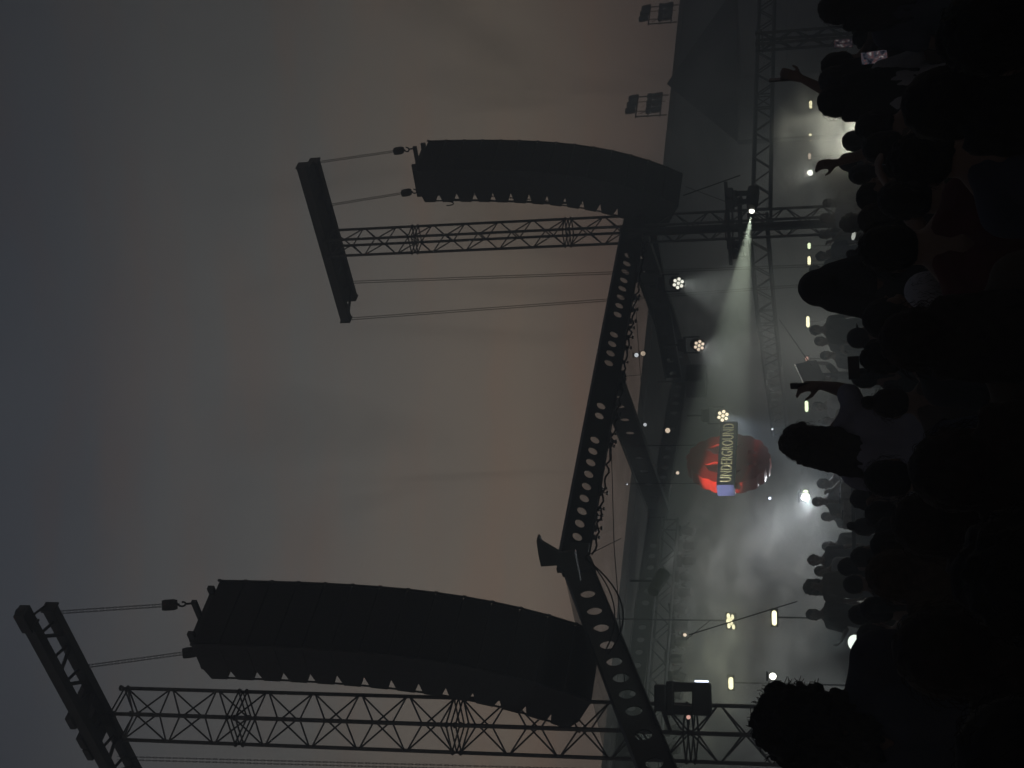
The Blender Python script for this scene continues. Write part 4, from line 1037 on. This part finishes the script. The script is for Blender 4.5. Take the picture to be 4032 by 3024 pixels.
# --- figures on the stage deck, hazy in the smoke
gd = 'hazy figures on the stage deck'
ST = [(3185, 1066, 27, 'point', 'short', 'leaning figure with an arm out, hazy above the hood on stage'), (3212, 1010, 28, 'down', 'tousled', 'hazy figure on stage just right of the leaning one'),
      (3226, 862, 27, 'down', 'short', 'hazy figure on stage at the foot of the farther mast'), (3240, 800, 28, 'fold', 'cap', 'hazy capped figure on stage right of the mast foot'), (3222, 925, 29, 'phone', 'short', 'hazy figure on stage left of the mast foot'),
      (3188, 1300, 26, 'down', 'tousled', 'hazy figure on stage below the longest strip light'), (3205, 1345, 27, 'fold', 'short', 'hazy figure with folded arms on stage by the monitor panel'), (3230, 1400, 28, 'down', 'cap', 'hazy capped figure behind the monitor panel'),
      (3196, 1602, 28, 'down', 'short', 'pale hazy figure on stage inside the bend of the raised arm'), (3218, 1660, 27, 'down', 'bun', 'pale hazy figure on stage beside the raised arm'), (3215, 1905, 26, 'phone', 'short', 'hazy figure in a red top at the performance table'),
      (3198, 1975, 26.5, 'point', 'cap', 'hazy performer in a cap behind the table'), (3232, 2035, 27, 'down', 'short', 'hazy figure left of the table in swirling smoke'), (3180, 2205, 25, 'down', 'tousled', 'hazy figure on stage near the left smoke'),
      (3205, 2250, 24, 'fold', 'short', 'hazy figure with folded arms near the left smoke'), (3165, 2310, 23, 'down', 'curly', 'hazy curly-haired figure at the left of the stage'), (3172, 2420, 23, 'point', 'short', 'hazy figure at the left end of the stage with a bent arm'),
      (3235, 2150, 26, 'down', 'short', 'hazy figure farther back left of the table'), (3245, 1180, 29, 'down', 'short', 'hazy figure farther back by the hooded person'), (3215, 1500, 29, 'lphoneup', 'short', 'hazy figure on stage with one arm up beside the monitor panel')]
SHIRTS = ['black', 'navy', 'grey', 'brown', 'black', 'olive']
for i, (x, y, Y, ps, hr, lb) in enumerate(ST):
    person(x, y, Y, lb, ps if ps != 'point' or i == 0 else 'bent', hr, 'red' if 'red top' in lb else SHIRTS[i % 6], yaw=(i*47) % 90 + 130, group=gd, foot=.47, seed=i, s=1.0 if i % 3 else .95)
# --- rows of heads between the camera and the stage front
gc = 'heads of the crowd in the dark'
rn = random.Random(21)
FAR = [(3300, 640, 13), (3318, 560, 12), (3308, 880, 14), (3330, 1010, 12.5), (3345, 1195, 11), (3338, 1330, 12), (3352, 1490, 11.5), (3335, 1690, 13), (3342, 1780, 12), (3350, 1965, 12.5), (3332, 2075, 14), (3348, 2190, 12),
       (3322, 2300, 13), (3340, 2420, 11.5), (3372, 2500, 10), (3300, 2230, 15), (3362, 150, 9.5), (3330, 420, 11), (3350, 0, 10), (3400, 2640, 8), (3385, 2400, 9)]
PLACE = ['below the bright smoke', 'at the edge of the bright smoke', 'before the mast foot', 'left of the mast foot', 'just left of the hood', 'between hood and monitor panel', 'right of the raised arm', 'behind the tousled hair', 'under the sign, right side', 'under the sign, left side', 'before the performance table',
         'left of the performance table', 'before the left smoke', 'before the lone strip light', 'beside the bright up-light', 'farther out before the left smoke', 'near the lit phones', 'right of the bright smoke', 'cut by the top edge', 'behind the curly hair, low', 'between the big fair head and the curly hair']
for i, ((x, y, Y), pl_) in enumerate(zip(FAR, PLACE)):
    hr = ['short', 'long', 'tousled', 'bun', 'short', 'cap', 'ponytail'][i % 7]; ps = ['down', 'down', 'rphone', 'down', 'fold'][i % 5]
    person(x, y, Y, f"dim {['short-haired', 'long-haired', 'messy-haired', 'bun-topped', 'short-haired', 'capped', 'ponytailed'][i % 7]} head of the crowd {pl_}", ps, hr, SHIRTS[(i*5) % 6], yaw=rn.uniform(-22, 22), group=gc, seed=i, female=hr in ('long', 'bun', 'ponytail'), s=rn.uniform(.93, 1.02))

# profile spot lighting the sign, then unseen floods added to brighten the smoke
rig = thing('profile_spot', at(2612, 2260, 24.4), 'dark profile spot under the rear girder at the left, aimed at the sign', 'stage light')
c = rig.location.copy(); dr = (sc_ - c).normalized()
MB().bar(c - dr*.5, c, .10, 16, r2=.12).build('lamp_tube', M_blk, rig); MB().bar(c, c + dr*.01, .11, 16).build('lens', E_dim, rig)
MB().bar(c - dr*.2, c - dr*.2 + UP*.5, .02).build('clamp', M_steel, rig)
spot(rig, c + dr*.06, sc_, 900, 17, (1, .9, .8), .5, .06)
def flood(px, py, Y, tgt, power, ang, col, label):  # fill light added to brighten the smoke, hidden behind the crowd
    c = at(px, py, Y); t = thing('smoke_fill_light', c, label, 'stage light', 'added unseen floods brightening the smoke'); d = (V(tgt)-c).normalized(); d_, a_, b_ = frame_of(d)
    MB().box(c - d*.1, (.16, .36, .26), (d_, a_, b_)).build('housing', M_blk, t, bevel=.015); MB().box(c - d*.012, (.012, .30, .20), (d_, a_, b_)).build('glass', M_glassdark, t)
    MB().bar(c - d*.1, c - d*.1 + UP*.4, .016).build('clamp', M_steel, t); spot(t, c + d*.05, tgt, power, ang, col, 1, .15)

flood(3480, 2330, 27, at(2850, 2300, 28.5), 420, 95, (1, .98, .92), 'added fill flood, unseen behind the crowd, brightening the left smoke')
flood(3480, 2060, 30, at(2850, 2060, 31), 300, 95, (.95, 1, .97), 'added fill flood, unseen behind the crowd, brightening the smoke left of the sign')
flood(3490, 2780, 24, at(2850, 2760, 25.5), 420, 95, (.97, 1, .95), 'added fill flood, unseen behind the curly-haired person, brightening the smoke')
flood(3470, 1330, 34, at(2950, 1330, 36), 420, 95, (1, 1, .92), 'added fill flood, unseen behind the pointed hood, brightening the smoke')
flood(3470, 880, 38, at(2900, 850, 41), 260, 95, (1, 1, .9), 'added fill flood, unseen behind the foot of the farther mast, brightening the smoke')
flood(3470, 340, 43, at(2850, 350, 46), 320, 95, (.97, 1, .93), 'added fill flood, unseen behind the heads at the right, brightening the smoke')
smoke('stage_smoke', (-17, -2.4, -1.6), (19, 16, 5.8), STG, .070, .35, .45, 3, (.95, .95, .92))
smoke('rolling_smoke', (-16, 3.4, -1.6), (12, 9.0, 5.0), STG, .36, .55, .50, 12, (.95, .95, .92))
smoke('back_smoke', (-19, 6.2, -1), (13, 16, 9.5), STG, .16, .4, .42, 33, (.95, .95, .92))
sc2 = at(3040, 420, 41); sc2.z = 2.4
smoke('side_smoke', (-12, -6, -4), (12, 6, 4.5), sc2, .16, .45, .44, 27, (.95, .95, .92))
pc = at(3375, 590, 14.2)
for k, (x, y, Y, dn_) in enumerate(((2950, 2130, 28.5, 1.9), (3100, 2270, 25.8, 2.2), (2850, 2300, 27, 1.6), (3120, 2010, 29.5, 1.8), (2960, 2570, 23.8, 1.9), (2830, 1270, 33, .8))):
    smoke('smoke_puff', (-2.2, -.8, -1.3), (2.2, .8, 1.4), at(x, y, Y), dn_, 1.5, .50, 40+k*9, (.96, .96, .95))
smoke('smoke_plume', (-1.1, -.8, -.7), (1.1, .8, .9), pc, 3.2, 2.2, .44, 5, (.97, .97, .9))
